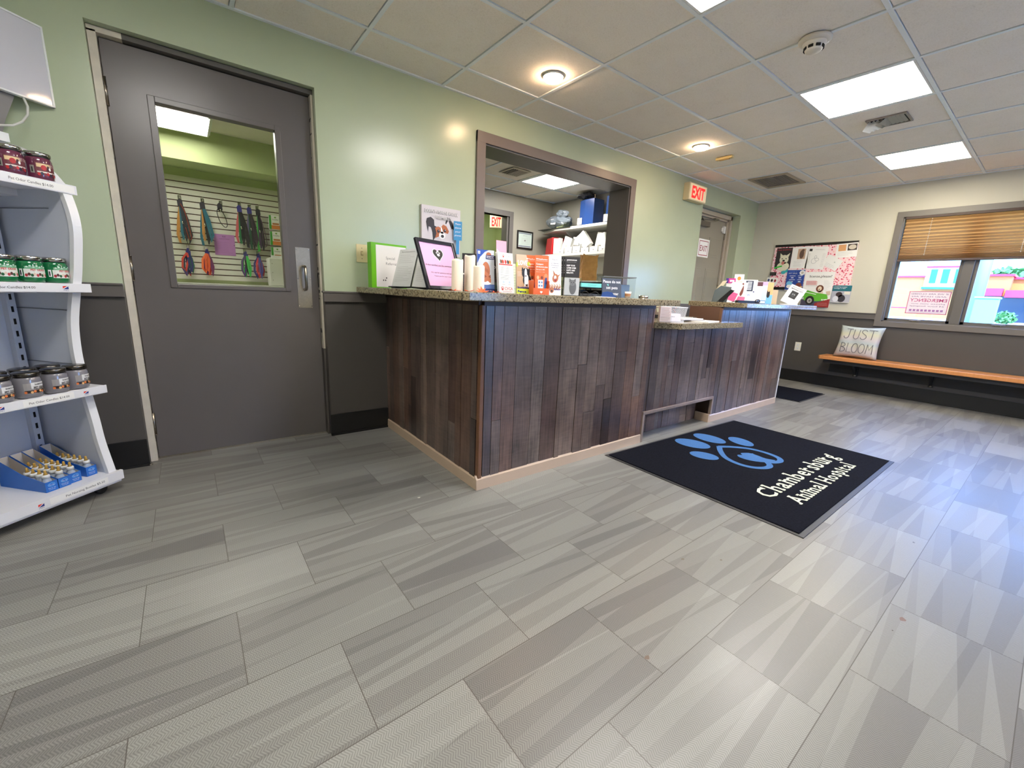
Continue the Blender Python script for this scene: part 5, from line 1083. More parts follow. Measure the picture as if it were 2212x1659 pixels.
def on_board(name, label, cat, y, z, w, h, draw, lift=.0, rot=0., m=m_paper, rx=0.):
    # y, z = top centre ; sheet hangs down
    b = MB(); b.box(-w / 2, w / 2, 0, .0012, -h, 0, m); b.M = Matrix.Translation((0, 0, -h)); draw(b); b.M = Matrix()
    return one(b, name, label, cat, (BX - .0205 - lift, y, z), -PI / 2, 'notices pinned to the bulletin board', rx=rx, ry=rot)
def dr_dog(b):
    b.rect(-.095, 0, .095, .27, ink(46, 44, 46), 1); b.text('FREE SHIPPING', 0, .238, .015, ink(200, 60, 80), w=.165); wh = ink(226, 224, 196); b.ell(.01, .12, .055, .06, wh, 2); b.ell(.01, .03, .075, .06, wh, 2)
    b.pp([(-.04, .15), (-.045, .205), (-.005, .17)], wh, 3); b.pp([(.06, .15), (.075, .205), (.03, .17)], wh, 3); b.ell(-.012, .13, .009, .006, BK, 4, n=10); b.ell(.034, .13, .009, .006, BK, 4, n=10); b.ell(.008, .105, .016, .012, BK, 4, n=12); b.ell(.004, .075, .018, .024, ink(196, 120, 110), 5); b.pp([(-.095, .02), (-.0, .045), (-.0, .025), (-.095, .0)], ink(60, 190, 70), 6)
on_board('poster', 'black poster with white bulldog and red free shipping heading on the board', 'poster', -.443, 1.762, .19, .27, dr_dog, m=BK)
def dr_cat(b): b.rect(-.028, .12, .062, .25, ink(190, 160, 136), 1); b.ell(.02, .18, .026, .055, ink(96, 74, 64), 2); b.ell(.03, .23, .016, .016, ink(96, 74, 64), 3); b.lines(-.06, .06, .02, .10, 6, GR, rag=.4); b.text('thank you', 0, .105, .008, GR, w=.05)
on_board('paper_notice', 'white letter with a photo of a seated brown cat at its top', 'notice', -.635, 1.767, .19, .275, dr_cat)
def dr_list(b):
    b.rect(-.098, .22, -.065, .25, BK, 1); b.lines(-.03, .08, .235, .25, 2, GR); b.lines(-.095, -.07, .05, .20, 12, GR); b.lines(.06, .095, .03, .2, 12, GR)
    for a0 in range(3): b.ell((-.02, .01, -.01)[a0], (.10, .12, .15)[a0], (.03, .024, .014)[a0], (.034, .02, .02)[a0], ink(180, 180, 184), 1 + a0); b.ell((-.02, .01, -.01)[a0], (.10, .12, .15)[a0], (.026, .020, .010)[a0], (.030, .016, .016)[a0], m_paper, 1.5 + a0)
on_board('paper_notice', 'white price list with a faint paw drawing, pinned beside the cat letter', 'notice', -.838, 1.760, .215, .28, dr_list, rot=rad(4))
on_board('paper_notice', 'curling white note pinned at an angle over the price list', 'notice', -1.045, 1.615, .185, .20, lambda b: (b.text('ti', .02, .14, .018, ink(50, 90, 90)), b.lines(-.06, .06, .02, .11, 6, GR, rag=.3)), lift=.010, rot=rad(30), rx=rad(6))
def dr_ph(b): b.rect(-.085, .08, -.008, .155, ink(216, 160, 110), 1); b.lines(-.075, -.02, .09, .12, 2, ink(240, 190, 150)); b.rect(.008, .08, .10, .155, ink(70, 56, 52), 1); b.ell(.055, .118, .038, .028, ink(206, 196, 180), 2); b.lines(-.09, .08, .02, .07, 3, GR, rag=.4)
on_board('paper_notice', 'white sheet with two dessert photos at the upper right of the board', 'notice', -1.130, 1.782, .215, .168, dr_ph, rot=rad(-3))
def dr_blue(b):
    b.rect(-.105, .006, .105, .264, ink(34, 66, 150), 1); b.text('FAMILY', -.035, .235, .012, ink(110, 150, 220), w=.09); b.text('PET SALE', -.035, .215, .012, WH, w=.10)
    for q in range(2):
        for p in range(2): b.rect(-.07 + .1 * p, .185 - .05 * q, -.01 + .08 * p + .01, .19 - .05 * q, WH, 2); b.rect(-.05 + .09 * p, .158 - .05 * q, -.02 + .09 * p, .168 - .05 * q, WH, 2)
    b.ell(-.06, .09, .035, .032, ink(120, 190, 230), 2); b.ell(-.055, .05, .035, .024, WH, 3); b.ell(.055, .07, .035, .028, ink(120, 60, 50), 3); b.ell(.055, .045, .045, .02, ink(220, 180, 100), 2); b.rect(-.05, .012, .07, .02, ink(220, 190, 100), 2)
on_board('poster', 'blue price poster with cartoon food bowls on the lower part of the board', 'poster', -.628, 1.478, .212, .27, dr_blue, lift=.003)
def dr_lic(b):
    b.text('license,please?', .015, .375, .030, ink(60, 60, 62), w=.245, k=1, bold=.01)
    for k in range(6): b.rect(-.135, .325 - .009 * k, -.02 + (.012 if k % 2 else 0), .330 - .009 * k, ink(196, 70, 76), 1)
    b.lines(-.135, .0, .262, .274, 2, GR, rag=.2); b.lines(.06, .14, .21, .34, 8, GR, rag=.4)
    gr = ink(96, 180, 50); b.ell(.03, .235, .042, .045, ink(110, 60, 40), 2); b.ell(.03, .235, .022, .028, ink(226, 206, 180), 3); b.ell(.025, .225, .008, .006, BK, 4, n=8); b.ell(.045, .175, .03, .034, ink(210, 196, 170), 2)
    b.rect(-.16, 0, .16, .10, ink(74, 70, 90), 2); b.pp([(-.155, .10), (-.16, .15), (-.14, .205), (-.10, .212), (.0, .18), (.12, .165), (.135, .12), (.13, .09), (.02, .075), (-.10, .075)], gr, 3)
    b.pp([(-.13, .193), (.0, .165), (.0, .158), (-.13, .186)], WH, 4); b.ell(-.145, .16, .012, .03, ink(230, 230, 224), 4); b.rect(-.162, .095, -.13, .12, ink(190, 190, 196), 4)
    b.ell(-.06, .085, .05, .056, BK, 5); b.ell(-.06, .08, .028, .032, ink(180, 176, 172), 6); b.ell(-.06, .08, .012, .014, ink(110, 106, 104), 7); b.pp([(-.0, .0), (.16, .0), (.16, .11), (.06, .07), (.0, .05)], ink(150, 44, 44), 5)
    b.text('free', .10, .09, .02, WH, w=.06, k=7, rot=.2, bold=.03); b.lines(.03, .145, .02, .06, 3, ink(236, 190, 180), k=7, rag=.1); b.pp([(.10, .2), (.15, .21), (.155, .16), (.12, .15)], ink(210, 190, 170), 3)
on_board('poster', 'tall poster of a dog driving a green car below the words license, please', 'poster', -.903, 1.445, .325, .445, dr_lic, lift=.006)
def dr_teal(b):
    b.rect(-.098, .14, .098, .21, ink(26, 108, 122), 1); b.text('a helping puppy', -.02, .186, .012, WH, w=.14); b.text('change a life!', -.025, .168, .012, WH, w=.12); b.rect(-.098, .006, .098, .14, ink(176, 178, 190), 1)
    b.ell(-.02, .10, .034, .03, ink(60, 46, 50), 2); b.ell(.01, .05, .04, .045, ink(50, 48, 58), 2); b.ell(-.05, .045, .03, .035, ink(220, 222, 230), 3); b.rect(.03, .10, .09, .135, ink(226, 222, 210), 2); b.lines(-.09, .03, .145, .16, 2, ink(150, 200, 206))
on_board('poster', 'teal headed puppy poster hanging off the lower right corner of the board', 'poster', -1.168, 1.280, .195, .212, dr_teal, lift=.002)
on_board('name_card', 'small black card at the left edge of the bulletin board', 'card', -.347, 1.448, .082, .046, lambda b: b.lines(-.03, .03, .012, .034, 2, GR), m=BK, lift=.003)
on_board('photo_card', 'small white card with a row of children at the left edge of the board', 'card', -.352, 1.372, .140, .098, lambda b: [b.ell(-.045 + .042 * k, .062, .014, .02, (ink(70, 90, 140), ink(60, 50, 60), ink(160, 50, 60))[k], 2) for k in range(3)] + [b.lines(-.06, .03, .01, .03, 2, ink(200, 150, 140))], lift=.004, rot=rad(5))
b = MB(); tl_ = ink(60, 166, 172); b.ell(0, -.02, .03, .022, tl_, 1); b.pp([(0, -.01), (.06, .02), (.05, -.03)], tl_, 2); b.box(-.02, .02, 0, .001, -.03, -.01, tl_); one(b, 'paper_cutout', 'small teal bow shaped cutout pinned between the bulldog and blue posters', 'cutout', (BX - .0225, -.47, 1.462), -PI / 2, ry=rad(-10))
b = MB()
for k in range(10): a = k * 2 * PI / 10; b.ell(.022 * math.cos(a), .022 * math.sin(a), .014, .008, WH, 1, rot=a, n=10)
b.ell(0, 0, .016, .016, ink(206, 196, 180), 3); b.box(-.01, .01, 0, .002, -.01, .01, WH); one(b, 'paper_daisy', 'white paper daisy at the top right of the blue poster', 'cutout', (BX - .030, -.705, 1.435), -PI / 2)

# ================================================================== DISPLAY SHELF UNIT in the corner
UA = rad(42.5); UF = Vector((-.70, -.285, 0))
def UW(s, d, z): e = Vector((math.cos(UA), math.sin(UA), 0)); n = Vector((math.sin(UA), -math.cos(UA), 0)); return tuple(UF + e * s + n * d + Vector((0, 0, z)))
t = thing('display_shelf', 'white and gray rolling shop shelf unit in the left corner', 'shelf unit', tuple(UF), UA)
UWID = 1.0
m_edgew = mat('shelf_edge_white', (236, 237, 240), .25)
prof = [(.035, .075), (.028, .12), (.0, .25), (-.012, .36), (-.03, .48), (-.040, .58), (-.046, .674), (-.035, .80), (.0, .924), (.03, 1.02), (.045, 1.082), (.064, 1.17), (.068, 1.23), (.060, 1.29), (.040, 1.357), (.010, 1.395), (-.03, 1.435), (-.10, 1.49), (-.17, 1.525), (-.26, 1.545)]
prof = prof[:1] + [tuple(p) for p in openspl(prof[1:], 4)]
for s0, nm in ((-.028, 'r'), (-UWID, 'l')):
    b = MB(); P = [(-(d - .014), z) for d, z in prof] + [(.36, 1.545), (.36, .075)]; b.prism(P, s0 + .004, s0 + .024, m_shelfg, 'x')
    for z in (.62, .86, 1.28): b.box(s0 - .001, s0 + .004, .05, .33, z, z + .003, mat('seam', (120, 124, 134), .5))
    sp_ = b.build('side_panel', t)
    b = MB(); vs = []; fs = []
    for d, z in prof:
        for ds, dd in ((s0 - .002, -d), (s0 + .030, -d), (s0 + .030, -d + .022), (s0 - .002, -d + .022)): vs.append((ds, dd, z))
    for i in range(len(prof) - 1):
        for k in range(4): a = 4 * i + k; c = 4 * i + (k + 1) % 4; fs.append((a, c, c + 4, a + 4))
    fs += [(3, 2, 1, 0), tuple(4 * (len(prof) - 1) + k for k in range(4))]; b.add(vs, fs, m_edgew); b.build('edge_trim', sp_)
b = MB(); b.box(-UWID + .03, -.03, .335, .345, .09, 1.54, m_shelfg)
for z in (.45, .9, 1.3):
    for x in (-.09, -.9): b.box(x - .006, x + .006, .3342, .3352, z, z + .012, m_dark)
b.build('back_panel', t)
for x in (-.055, -.95):
    b = MB(); b.box(x - .015, x + .015, .305, .335, .09, 1.54, m_shelfg)
    for k in range(26): b.box(x - .004, x + .004, .3035, .305, .14 + k * .054, .165 + k * .054, m_dark)
    b.build('upright', t)
def hills(b, x, z, s_):
    b.pp([(x - s_, z - .6 * s_), (x + s_, z - .6 * s_), (x + s_, z + .7 * s_)], ink(40, 50, 130), 1); b.pp([(x - s_, z - .6 * s_), (x - s_, z + .7 * s_), (x + s_ * .9, z + .7 * s_)], ink(224, 60, 50), 2); b.pp([(x - s_, z - .6 * s_), (x + s_, z + .7 * s_), (x + s_ * .6, z + .7 * s_), (x - s_, z - .3 * s_)], WH, 3)
    b.text("Hill's", x, z - 1.25 * s_, s_ * .42, ink(40, 50, 130), w=s_ * 1.7, k=2)
levels = [(1.375, .050, .30, 'Pet Odor Candles $14.00'), (.975, .040, .32, 'Pet Odor Candles $14.00'), (.520, .034, .33, 'Pet Odor Candles $14.00')]
for z, d, dp, tx in levels:
    b = MB(); b.box(-UWID + .0, .020, -d, .30, z - .018, z - .0155 + .0155, m_shelfw); b.box(-UWID, .02, -d, -d + .004, z - .034, z + .003, m_shelfw)
    b.box(-UWID, .02, .2, .30, z - .045, z - .018, m_shelfw); b.box(-.31, -.29, -.01, .28, z - .03, z - .018, m_shelfg); o = b.build('shelf', t, .0015)
    b = MB(); b.M = Matrix.Translation((0, -d - .0008, z - .034)); b.rect(-UWID + .002, .003, .018, .034, m_shelfw, 0)
    if z > 1.2: b.rect(-.19, .005, .01, .032, m_paper, 1); b.text(tx, -.13, .013, .010, BK, w=.135, k=2); b.text(tx, -.5, .013, .010, BK, w=.135, k=2)
    elif z > .7: b.text(tx, -.245, .014, .0095, BK, w=.14, k=2); hills(b, -.075, .019, .010); hills(b, -.345, .019, .010); b.text(tx, -.55, .014, .0095, BK, w=.14, k=2)
    else: b.rect(-.28, .005, -.11, .032, m_paper, 1); b.text(tx, -.195, .013, .0095, BK, w=.135, k=2); hills(b, -.065, .019, .009); hills(b, -.345, .019, .009); b.text(tx, -.50, .014, .0095, BK, w=.14, k=2)
    b.build('price_strip', o)
b = MB(); b.box(-UWID, .015, -.035, .34, .085, .100, m_shelfw); b.box(-UWID, .018, -.050, -.034, .060, .104, m_shelfw); b.box(-UWID, .012, -.040, .34, .048, .085, m_shelfw)
for i in range(9):
    for j in range(5): b.box(-.42 - .05 * i + .012 * (j % 2), -.414 - .05 * i + .012 * (j % 2), .0 + .05 * j, .012 + .05 * j, .1, .1003, m_dark)
o = b.build('base_deck', t, .002); b = MB(); b.M = Matrix.Translation((0, -.0508, .060)); b.rect(-.27, .008, -.05, .036, m_paper, 0); b.text('Pet Nursing Bottles $5.50', -.14, .016, .010, BK, w=.15, k=1); hills(b, -.30, .02, .010); b.build('price_strip', o)
for x, y in ((-.04, .02), (-.04, .30), (-.95, .02), (-.95, .30)):
    b = MB(); b.M = Matrix.Translation((x, y, .0235)) @ Matrix.Rotation(PI / 2, 4, 'X')
    for q in (-.012, .003): b.lathe([(.001, q), (.020, q), (.0235, q + .002), (.0235, q + .008), (.020, q + .010), (.001, q + .010)], m_black, 18, caps=False)
    b.M = Matrix(); b.box(x - .012, x + .012, y - .005, y + .005, .02, .048, m_black); b.build('caster', t)
# header panel with cable
t = thing('header_panel', 'glossy white display screen on a gray arm above the shop shelf', 'display screen', UW(-.02, -.22, 1.5465), UA)
b = MB(); mhp = mat('header_white', (206, 206, 216), .06, coat=.6); b.M = Matrix.Translation((.02, 0, -1.5465)) @ Matrix.Translation((0, 0, 0)); b.box(-.62, .165, -.012, .0, 1.745, 2.045, mhp); b.build('screen', t)
b = MB(); b.M = Matrix.Translation((.02, 0, -1.5465)); mhe = mat('header_edge', (232, 236, 238), .2); b.box(.165, .172, -.016, .006, 1.738, 2.052, mhe); b.box(-.62, .172, -.016, .006, 2.045, 2.052, mhe); b.box(-.62, .172, -.016, .006, 1.738, 1.745, mhe); b.box(-.6, .150, .0, .012, 1.77, 2.02, mhe); b.build('bezel', t)
b = MB(); mga = mat('arm_gray', (136, 132, 132), .5); b.strap([(-.005, .05, .03), (.01, .035, .10), (.045, .02, .20), (.06, .016, .26)], .055, .012, mga); b.box(-.045, .03, .02, .08, .0, .035, mhe); b.build('arm', t)
b = MB(); b.tube([(.065, .01, .25), (.085, -.005, .20), (.092, -.012, .16), (.085, -.015, .125), (.062, -.015, .09), (.03, -.012, .065), (-.01, -.0, .052), (-.05, .01, .05)], .0045, mat('cable_white', (206, 206, 200), .4), 8); b.build('cable', t)
# candle jars
def jar_proto(kind):
    wax, lab = {'berry': ((104, 48, 72), (70, 30, 44)), 'green': ((22, 110, 64), (190, 214, 200)), 'gray': ((126, 124, 130), (96, 92, 92))}[kind]
    mwx = mat('wax_' + kind, wax, .12, coat=.8); root = thing('candle_jar', 'jar', 'candle jar')
    b = MB(); r = .040; b.lathe([(r * .88, 0), (r * .97, .006), (r, .015), (r, .072), (r * .94, .080), (r * .86, .084)], mwx, 28); b.build('glass_jar', root)
    b = MB(); b.lathe([(r * .90, .083), (r * .90, .087)], m_black, 28, caps=False); b.lathe([(r * .99, .087), (r * .99, .099), (r * .93, .102), (.001, .102)], m_chrome if kind != 'gray' else mat('dark_lid', (110, 106, 100), .25, 1.0), 28); b.build('lid', root)
    b = MB()        # curved printed label
    def patch(a0, a1, z0, z1, m, k=1, n=8):
        R = r + .0004 * k; vs = []; fs = []
        for i in range(n + 1): a = rad(a0 + (a1 - a0) * i / n); vs += [(R * math.sin(a), -R * math.cos(a), z0), (R * math.sin(a), -R * math.cos(a), z1)]
        b.add(vs, [(2 * i, 2 * i + 2, 2 * i + 3, 2 * i + 1) for i in range(n)], m)
    def blot(a, z, da, dz_, m, k):
        R = r + .0004 * k; P = []
        for i in range(10): q = 2 * PI * i / 10; aa = rad(a + da * math.cos(q)); P.append((R * math.sin(aa), -R * math.cos(aa), z + dz_ * math.sin(q)))
        b.add(P, [tuple(range(10))], m)
    def word(s_, a, z, h, w, m, k):
        v, f, x0, x1 = glyphs(s_, .03); R = r + .0004 * k; sx = w / (x1 - x0); P = []
        for px, py in v: aa = rad(a) + ((px - (x0 + x1) / 2) * sx) / R; P.append((R * math.sin(aa), -R * math.cos(aa), z + py * h / .73))
        b.add(P, f, m)
    if kind == 'green':
        patch(-55, 55, .020, .052, ink(222, 226, 218), 1); patch(-50, 50, .052, .062, ink(120, 180, 140), 1); word('PET ODOR', 5, .045, .008, .046, ink(200, 60, 60), 3); patch(-74, -60, .024, .052, WH, 1, 3); patch(-71, -65, .028, .046, BK, 2, 2)
        for q in range(9): blot(-46 + 11 * q, .028 + .004 * (q % 2), 6, .006, (ink(170, 40, 50), ink(90, 50, 44), ink(30, 90, 50), ink(220, 200, 180))[q % 4], 3)
        for q in range(7): blot(-40 + 13 * q, .060 + .004 * (q % 2), 5, .003, ink(200, 226, 214), 3)
    elif kind == 'gray':
        patch(-50, 60, .018, .060, ink(150, 146, 146), 1); patch(-20, 50, .038, .062, ink(222, 222, 222), 2); word('PET ODOR', 18, .036, .010, .042, BK, 4); word('Smoke & Coal', 18, .052, .006, .034, BK, 4); patch(-48, 56, .020, .032, ink(66, 44, 36), 3)
        for q in range(9): blot(-44 + 12 * q, .024 + .003 * (q % 2), 6, .005, (ink(220, 120, 60), ink(40, 30, 30), ink(230, 180, 120))[q % 3], 4)
    else:
        patch(-55, 60, .018, .064, ink(110, 50, 60), 1); patch(-50, 10, .046, .060, ink(226, 196, 150), 2); blot(-22, .045, 12, .010, ink(180, 30, 36), 4); blot(-4, .046, 6, .008, ink(60, 20, 30), 5); blot(2, .042, 5, .006, WH, 6); word('PET ODOR', 30, .050, .010, .040, ink(200, 180, 176), 5)
        patch(-50, 58, .026, .031, ink(226, 214, 206), 3)
        for q in range(9): blot(-44 + 12 * q, .020 + .003 * (q % 2), 6, .006, (ink(190, 30, 40), ink(40, 40, 60), ink(120, 30, 50))[q % 3], 4)
        patch(-78, -60, .022, .050, ink(150, 150, 140), 1, 3); patch(-72, -66, .026, .044, BK, 2, 2)
    b.build('printed_label', root); return root
def place_jars(kind, rows, grp):
    proto = jar_proto(kind); first = True
    for s, d, z, rz, lab in rows:
        o = proto if first else copy_tree(proto); first = False
        o.location = UW(s, d, z); o.rotation_euler = (0, 0, UA + rad(rz)); o['label'] = lab; o['group'] = grp
place_jars('berry', [(-.065, .0, 1.3785, 8, 'burgundy candle jar at the right end of the top shelf'), (-.155, .0, 1.3785, 4, 'burgundy candle jar second from the right on the top shelf'), (-.245, .0, 1.3785, 0, 'burgundy candle jar cut by the picture edge on the top shelf')], 'burgundy candle jars on the top shelf')
place_jars('green', [(-.065, -.015, .9785, 12, 'green candle jar at the right end of its shelf'), (-.150, -.010, .9785, -2, 'green candle jar in the middle of the visible shelf front'), (-.235, -.010, .9785, -4, 'green candle jar cut by the left picture edge, front row'), (-.32, -.01, .9785, 3, 'green candle jar out of the picture at the left')], 'green candle jars on the second shelf')
place_jars('gray', [(-.060, -.012, .5235, 12, 'gray candle jar at the right end of the third shelf'), (-.145, .0, .5235, 5, 'gray candle jar second from the right in the front row'), (-.235, .0, .5235, 2, 'gray candle jar third from the right, nearest the camera'), (-.325, .0, .5235, 6, 'gray candle jar at the far left of the front row'),
                   (-.10, -.10, .5235, 0, 'gray candle jar behind the gap between the two rightmost front ones'), (-.19, -.095, .5235, 0, 'gray candle jar in the back row behind the second and third front ones'), (-.28, -.095, .5235, 0, 'gray candle jar in the back row at the left')], 'gray candle jars on the third shelf')
# bottle trays
m_btray = mat('bottle_tray_blue', (40, 110, 200), .4); m_btin = mat('bottle_tray_inside', (224, 214, 200), .6); m_plbt = glass_material('bottle_plastic', (226, 236, 250), .1, .9); m_teat = mat('latex_teat', (186, 148, 66), .4)
def bottle():
    root = thing('nursing_bottle', 'bottle', 'bottle'); b = MB(); b.lathe([(.012, 0), (.0145, .004), (.0155, .03), (.0145, .046), (.010, .054), (.009, .06)], mat('bottle_milky', (196, 208, 226), .15, alpha=.75), 16); b.build('bottle_body', root)
    b = MB(); b.lathe([(.0125, .056), (.0125, .068), (.010, .071), (.001, .071)], m_white, 16); b.build('collar', root); b = MB(); b.lathe([(.008, .071), (.0045, .078), (.0048, .084), (.0035, .090), (.001, .091)], m_teat, 12); b.build('teat', root); return root
bp_ = bottle(); used = [False]
def tray(s, d0, rows, label, blab):
    t = thing('bottle_tray', label, 'carton tray', UW(s, d0, .1005), UA, 'blue cartons of nursing bottles'); b = MB(); w = .0205; L_ = .25
    P = [(0, 0), (0, .045), (.12, .07), (L_, .125), (L_, 0)]     # (depth, z)
    for sx in (-1, 1): b.prism([(p, z) for p, z in P], sx * w - .0007, sx * w + .0007, m_btray, 'x')
    b.box(-w, w, 0, .0012, 0, .045, m_btray); b.box(-w, w, 0, L_, 0, .001, m_btray); b.box(-w, w, L_ - .001, L_, 0, .125, m_btray)
    for sx in (-1, 1): x = sx * (w - .0012); b.poly([(x, .002, .002), (x, L_ - .002, .002), (x, L_ - .002, .124), (x, .12, .069), (x, .002, .044)], m_btin)
    b.box(-w + .001, w - .001, L_ - .002, L_ - .001, .002, .124, m_btin); b.build('carton', t)
    b = MB(); b.ell(0, .030, .013, .008, ink(120, 190, 236), 1); b.ell(0, .030, .011, .006, ink(40, 110, 200), 2); b.text('Pet-Ag', 0, .0275, .005, WH, w=.017, k=3); b.text('Nurser Kit', 0, .014, .0045, WH, w=.026, k=2); b.text('2 oz bottle', 0, .008, .0035, WH, w=.022, k=2); b.build('front_print', t)
    for k in rows:
        o = bp_ if not used[0] else copy_tree(bp_); used[0] = True; o.location = UW(s, d0 - .022 - .033 * k, .102); o.rotation_euler = (0, 0, UA)
        o['label'] = blab + ', ' + ('at the front', 'second from the front', 'third from the front', 'fourth from the front', 'fifth from the front', 'at the very back')[k]; o['group'] = 'nursing bottles in the %s' % label.split(' carton')[0]
tray(-.222, -.005, [0, 1, 2, 3], 'leftmost blue carton tray half empty at the back', 'small nursing bottle in the leftmost blue carton')
tray(-.176, -.005, [0, 1, 2, 3, 4, 5], 'second blue carton tray from the left, touching the leftmost one', 'small nursing bottle in the second blue carton from the left')
tray(-.130, -.012, [0, 1, 2, 3, 4, 5], 'third blue carton tray from the left, right of the touching pair', 'small nursing bottle in the third blue carton from the left')
tray(-.060, -.022, [0, 1, 2, 3, 4, 5], 'rightmost blue carton tray standing a little apart', 'small nursing bottle in the rightmost blue carton')

# ================================================================== PET SUPPLY ROOM
SY = 2.695
t = thing('slatwall', 'white slatwall panel with brown grooves behind the gray door window', 'slatwall', (-.25, SY, 1.02)); b = MB(); m_sl = mat('slat_white', (226, 224, 210), .5); m_gr = mat('slat_groove', (84, 46, 32), .8)
b.box(-.9, .92, .012, .024, 0, 1.0, m_gr)
for k in range(17): b.box(-.9, .92, 0, .012, .0595 * k, .0595 * k + .0490 if k < 16 else 1.0, m_sl)
b.build('slats', t)
mk_ = mat('hang_card_black', (34, 32, 44), .5); mpv = mat('hang_card_blue', (52, 48, 130), .5)
def hook(x, z, lab, L_=.13):
    b = MB(); b.tube([(0, 0, 0), (0, -.01, .0), (0, -L_, .012), (0, -L_ - .012, .028)], .003, m_chrome, 8); b.box(-.014, .014, -.004, 0, -.02, .035, m_chrome)
    one(b, 'display_hook', lab, 'hook', (x, SY, z), 0, 'chrome hooks on the slatwall')
def leash(x, z, L_, cols, label, card=mk_, seed=0, loops=None, name='dog_leash', grp='leashes hanging on the slatwall', y=-.07):
    q = random.Random(seed); t = thing(name, label, 'leash', (x, SY + y, z), 0, grp); n = len(cols)
    for i, c in enumerate(cols):
        dx = (i - (n - 1) / 2) * .022 + q.uniform(-.004, .004); l = L_ * q.uniform(.86, 1.0); yy = -.004 * i
        b = MB(); b.strap([(0, yy, 0), (dx * .6, yy - .004, -l * .4), (dx * 1.2, yy, -l * .8), (dx * 1.1 + .006, yy + .003, -l), (dx * 1.6 + .010, yy + .006, -l * .8), (dx * 1.0 + .008, yy + .006, -l * .4), (.002, yy + .006, -.01)], .021, .003, mat('web_%d_%d_%d' % c, c, .7)); b.build('strap', t)
    b = MB(); b.pp([(-.022, -.045), (.022, -.04), (.018, .012), (-.006, .03), (-.024, .006)], card, 30); b.M = Matrix.Translation((0, -.012, 0)); b.box(-.016, .016, -.002, .002, -.035, .02, card); b.build('hang_card', t)
    b = MB(); b.tube([(.0, -.016, -L_ * .45), (0.004, -.02, -L_ * .45 - .03)], .006, m_chrome, 8); b.build('metal_clip', t)
    for (pts, c, r) in (loops or []):
        b = MB(); b.tube([tuple(v) for v in [Vector((p[0], -.02, p[1])) for p in openspl_pts(pts)]], r, mat('web_%d_%d_%d' % c, c, .7), 6); b.build('rope_loop', t)
    return t
def openspl_pts(P):
    out_ = []
    Q = [P[0]] + list(P) + [P[-1]]
    for i in range(1, len(Q) - 2):
        p0, p1, p2, p3 = (Vector(Q[i + k - 1]) for k in range(4))
        for j in range(5): t_ = j / 5; out_.append(.5 * ((2 * p1) + (p2 - p0) * t_ + (2 * p0 - 5 * p1 + 4 * p2 - p3) * t_ ** 2 + (3 * p1 - p0 - 3 * p2 + p3) * t_ ** 3))
    out_.append(Vector(P[-1])); return out_
for x, z, l in ((-.286, 1.80, 'chrome hook holding the leftmost leash bunch'), (-.10, 1.80, 'chrome hook holding the teal and tan leash'), (.055, 1.80, 'chrome hook holding the thin black loop leash'), (.222, 1.81, 'chrome hook holding the pink leash'), (.312, 1.80, 'chrome hook holding the purple and gray leash'), (.385, 1.80, 'chrome hook holding the green and purple leash'), (-.263, 1.325, 'chrome hook holding the harness below the leftmost leashes'), (-.108, 1.325, 'chrome hook holding the orange harness'), (.232, 1.33, 'chrome hook holding the green trimmed harness'), (.356, 1.32, 'chrome hook holding the blue and red harness')): hook(x, z, l)
NVc = (40, 52, 68); BKc = (28, 28, 30)
leash(-.286, 1.765, .40, [(196, 136, 60), (40, 110, 130), NVc, (36, 40, 50)], 'bunch of tan, teal and navy leashes with a red rope loop', seed=1, loops=[([(.0, -.02), (.03, -.10), (.055, -.28), (.06, -.34), (.04, -.35), (.02, -.24)], (150, 60, 40), .004), ([(.01, -.2), (.04, -.34), (.035, -.40), (.02, -.38), (.005, -.25)], (60, 50, 40), .003)])
leash(-.106, 1.765, .40, [(30, 104, 124), (196, 140, 70), BKc, (30, 104, 124)], 'teal, tan and black leash second from the left', seed=2)
leash(.04, 1.775, .06, [BKc], 'thin black cord loop leash third from the left', seed=3, loops=[([(-.005, -.02), (-.03, -.06), (-.01, -.16), (.03, -.21), (.05, -.18), (.035, -.10), (.0, -.02)], BKc, .0035)])
leash(.212, 1.78, .41, [(206, 96, 100), (40, 120, 70), BKc, BKc], 'pink, green and black leash right of the pink notice', mpv, 4)
leash(.302, 1.775, .41, [(110, 96, 140), (40, 90, 60), BKc, (60, 50, 60)], 'purple gray leash with black handle, in the middle of the right three', mpv, 5)
leash(.382, 1.77, .43, [(70, 190, 80), (70, 50, 84), BKc], 'green and purple leash with a long dark loop, rightmost', mk_, 6, loops=[([(.01, -.05), (.035, -.14), (.06, -.30), (.055, -.36), (.03, -.35), (.025, -.2)], (80, 44, 76), .004)])
def harness(x, z, cols, label, seed, card=mpv):
    q = random.Random(seed); t = thing('dog_harness', label, 'harness', (x, SY - .07, z), 0, 'harnesses in the lower row of the slatwall')
    for i, c in enumerate(cols + cols[::-1]):
        b = MB(); a = q.uniform(-.045, .045); a *= .8; P = [(a * .3, -.006 * i, -.02), (-.016 + a, -.006 * i - .008, -.08), (-.014 + a * 1.3, -.006 * i - .010, -.15 - q.uniform(0, .03)), (.0 + a, -.006 * i - .008, -.20 - q.uniform(0, .05)), (.012 + a, -.006 * i, -.15), (.014 + a * .5, -.006 * i, -.08), (a * .3, -.006 * i, -.025)]
        b.strap(P, .017, .004, mat('web_%d_%d_%d' % c, c, .7)); b.build('strap', t)
    b = MB(); b.M = Matrix.Translation((0, -.02, 0)); b.box(-.020, .020, -.003, .003, -.06, .0, card); b.box(-.010, .010, -.003, .003, 0, .025, card); b.rect(-.013, -.045, .013, -.03, ink(150, 150, 210), 8); b.build('hang_card', t)
    b = MB(); b.box(-.014, .014, -.028, -.016, -.15, -.12, m_black); b.build('buckle', t)
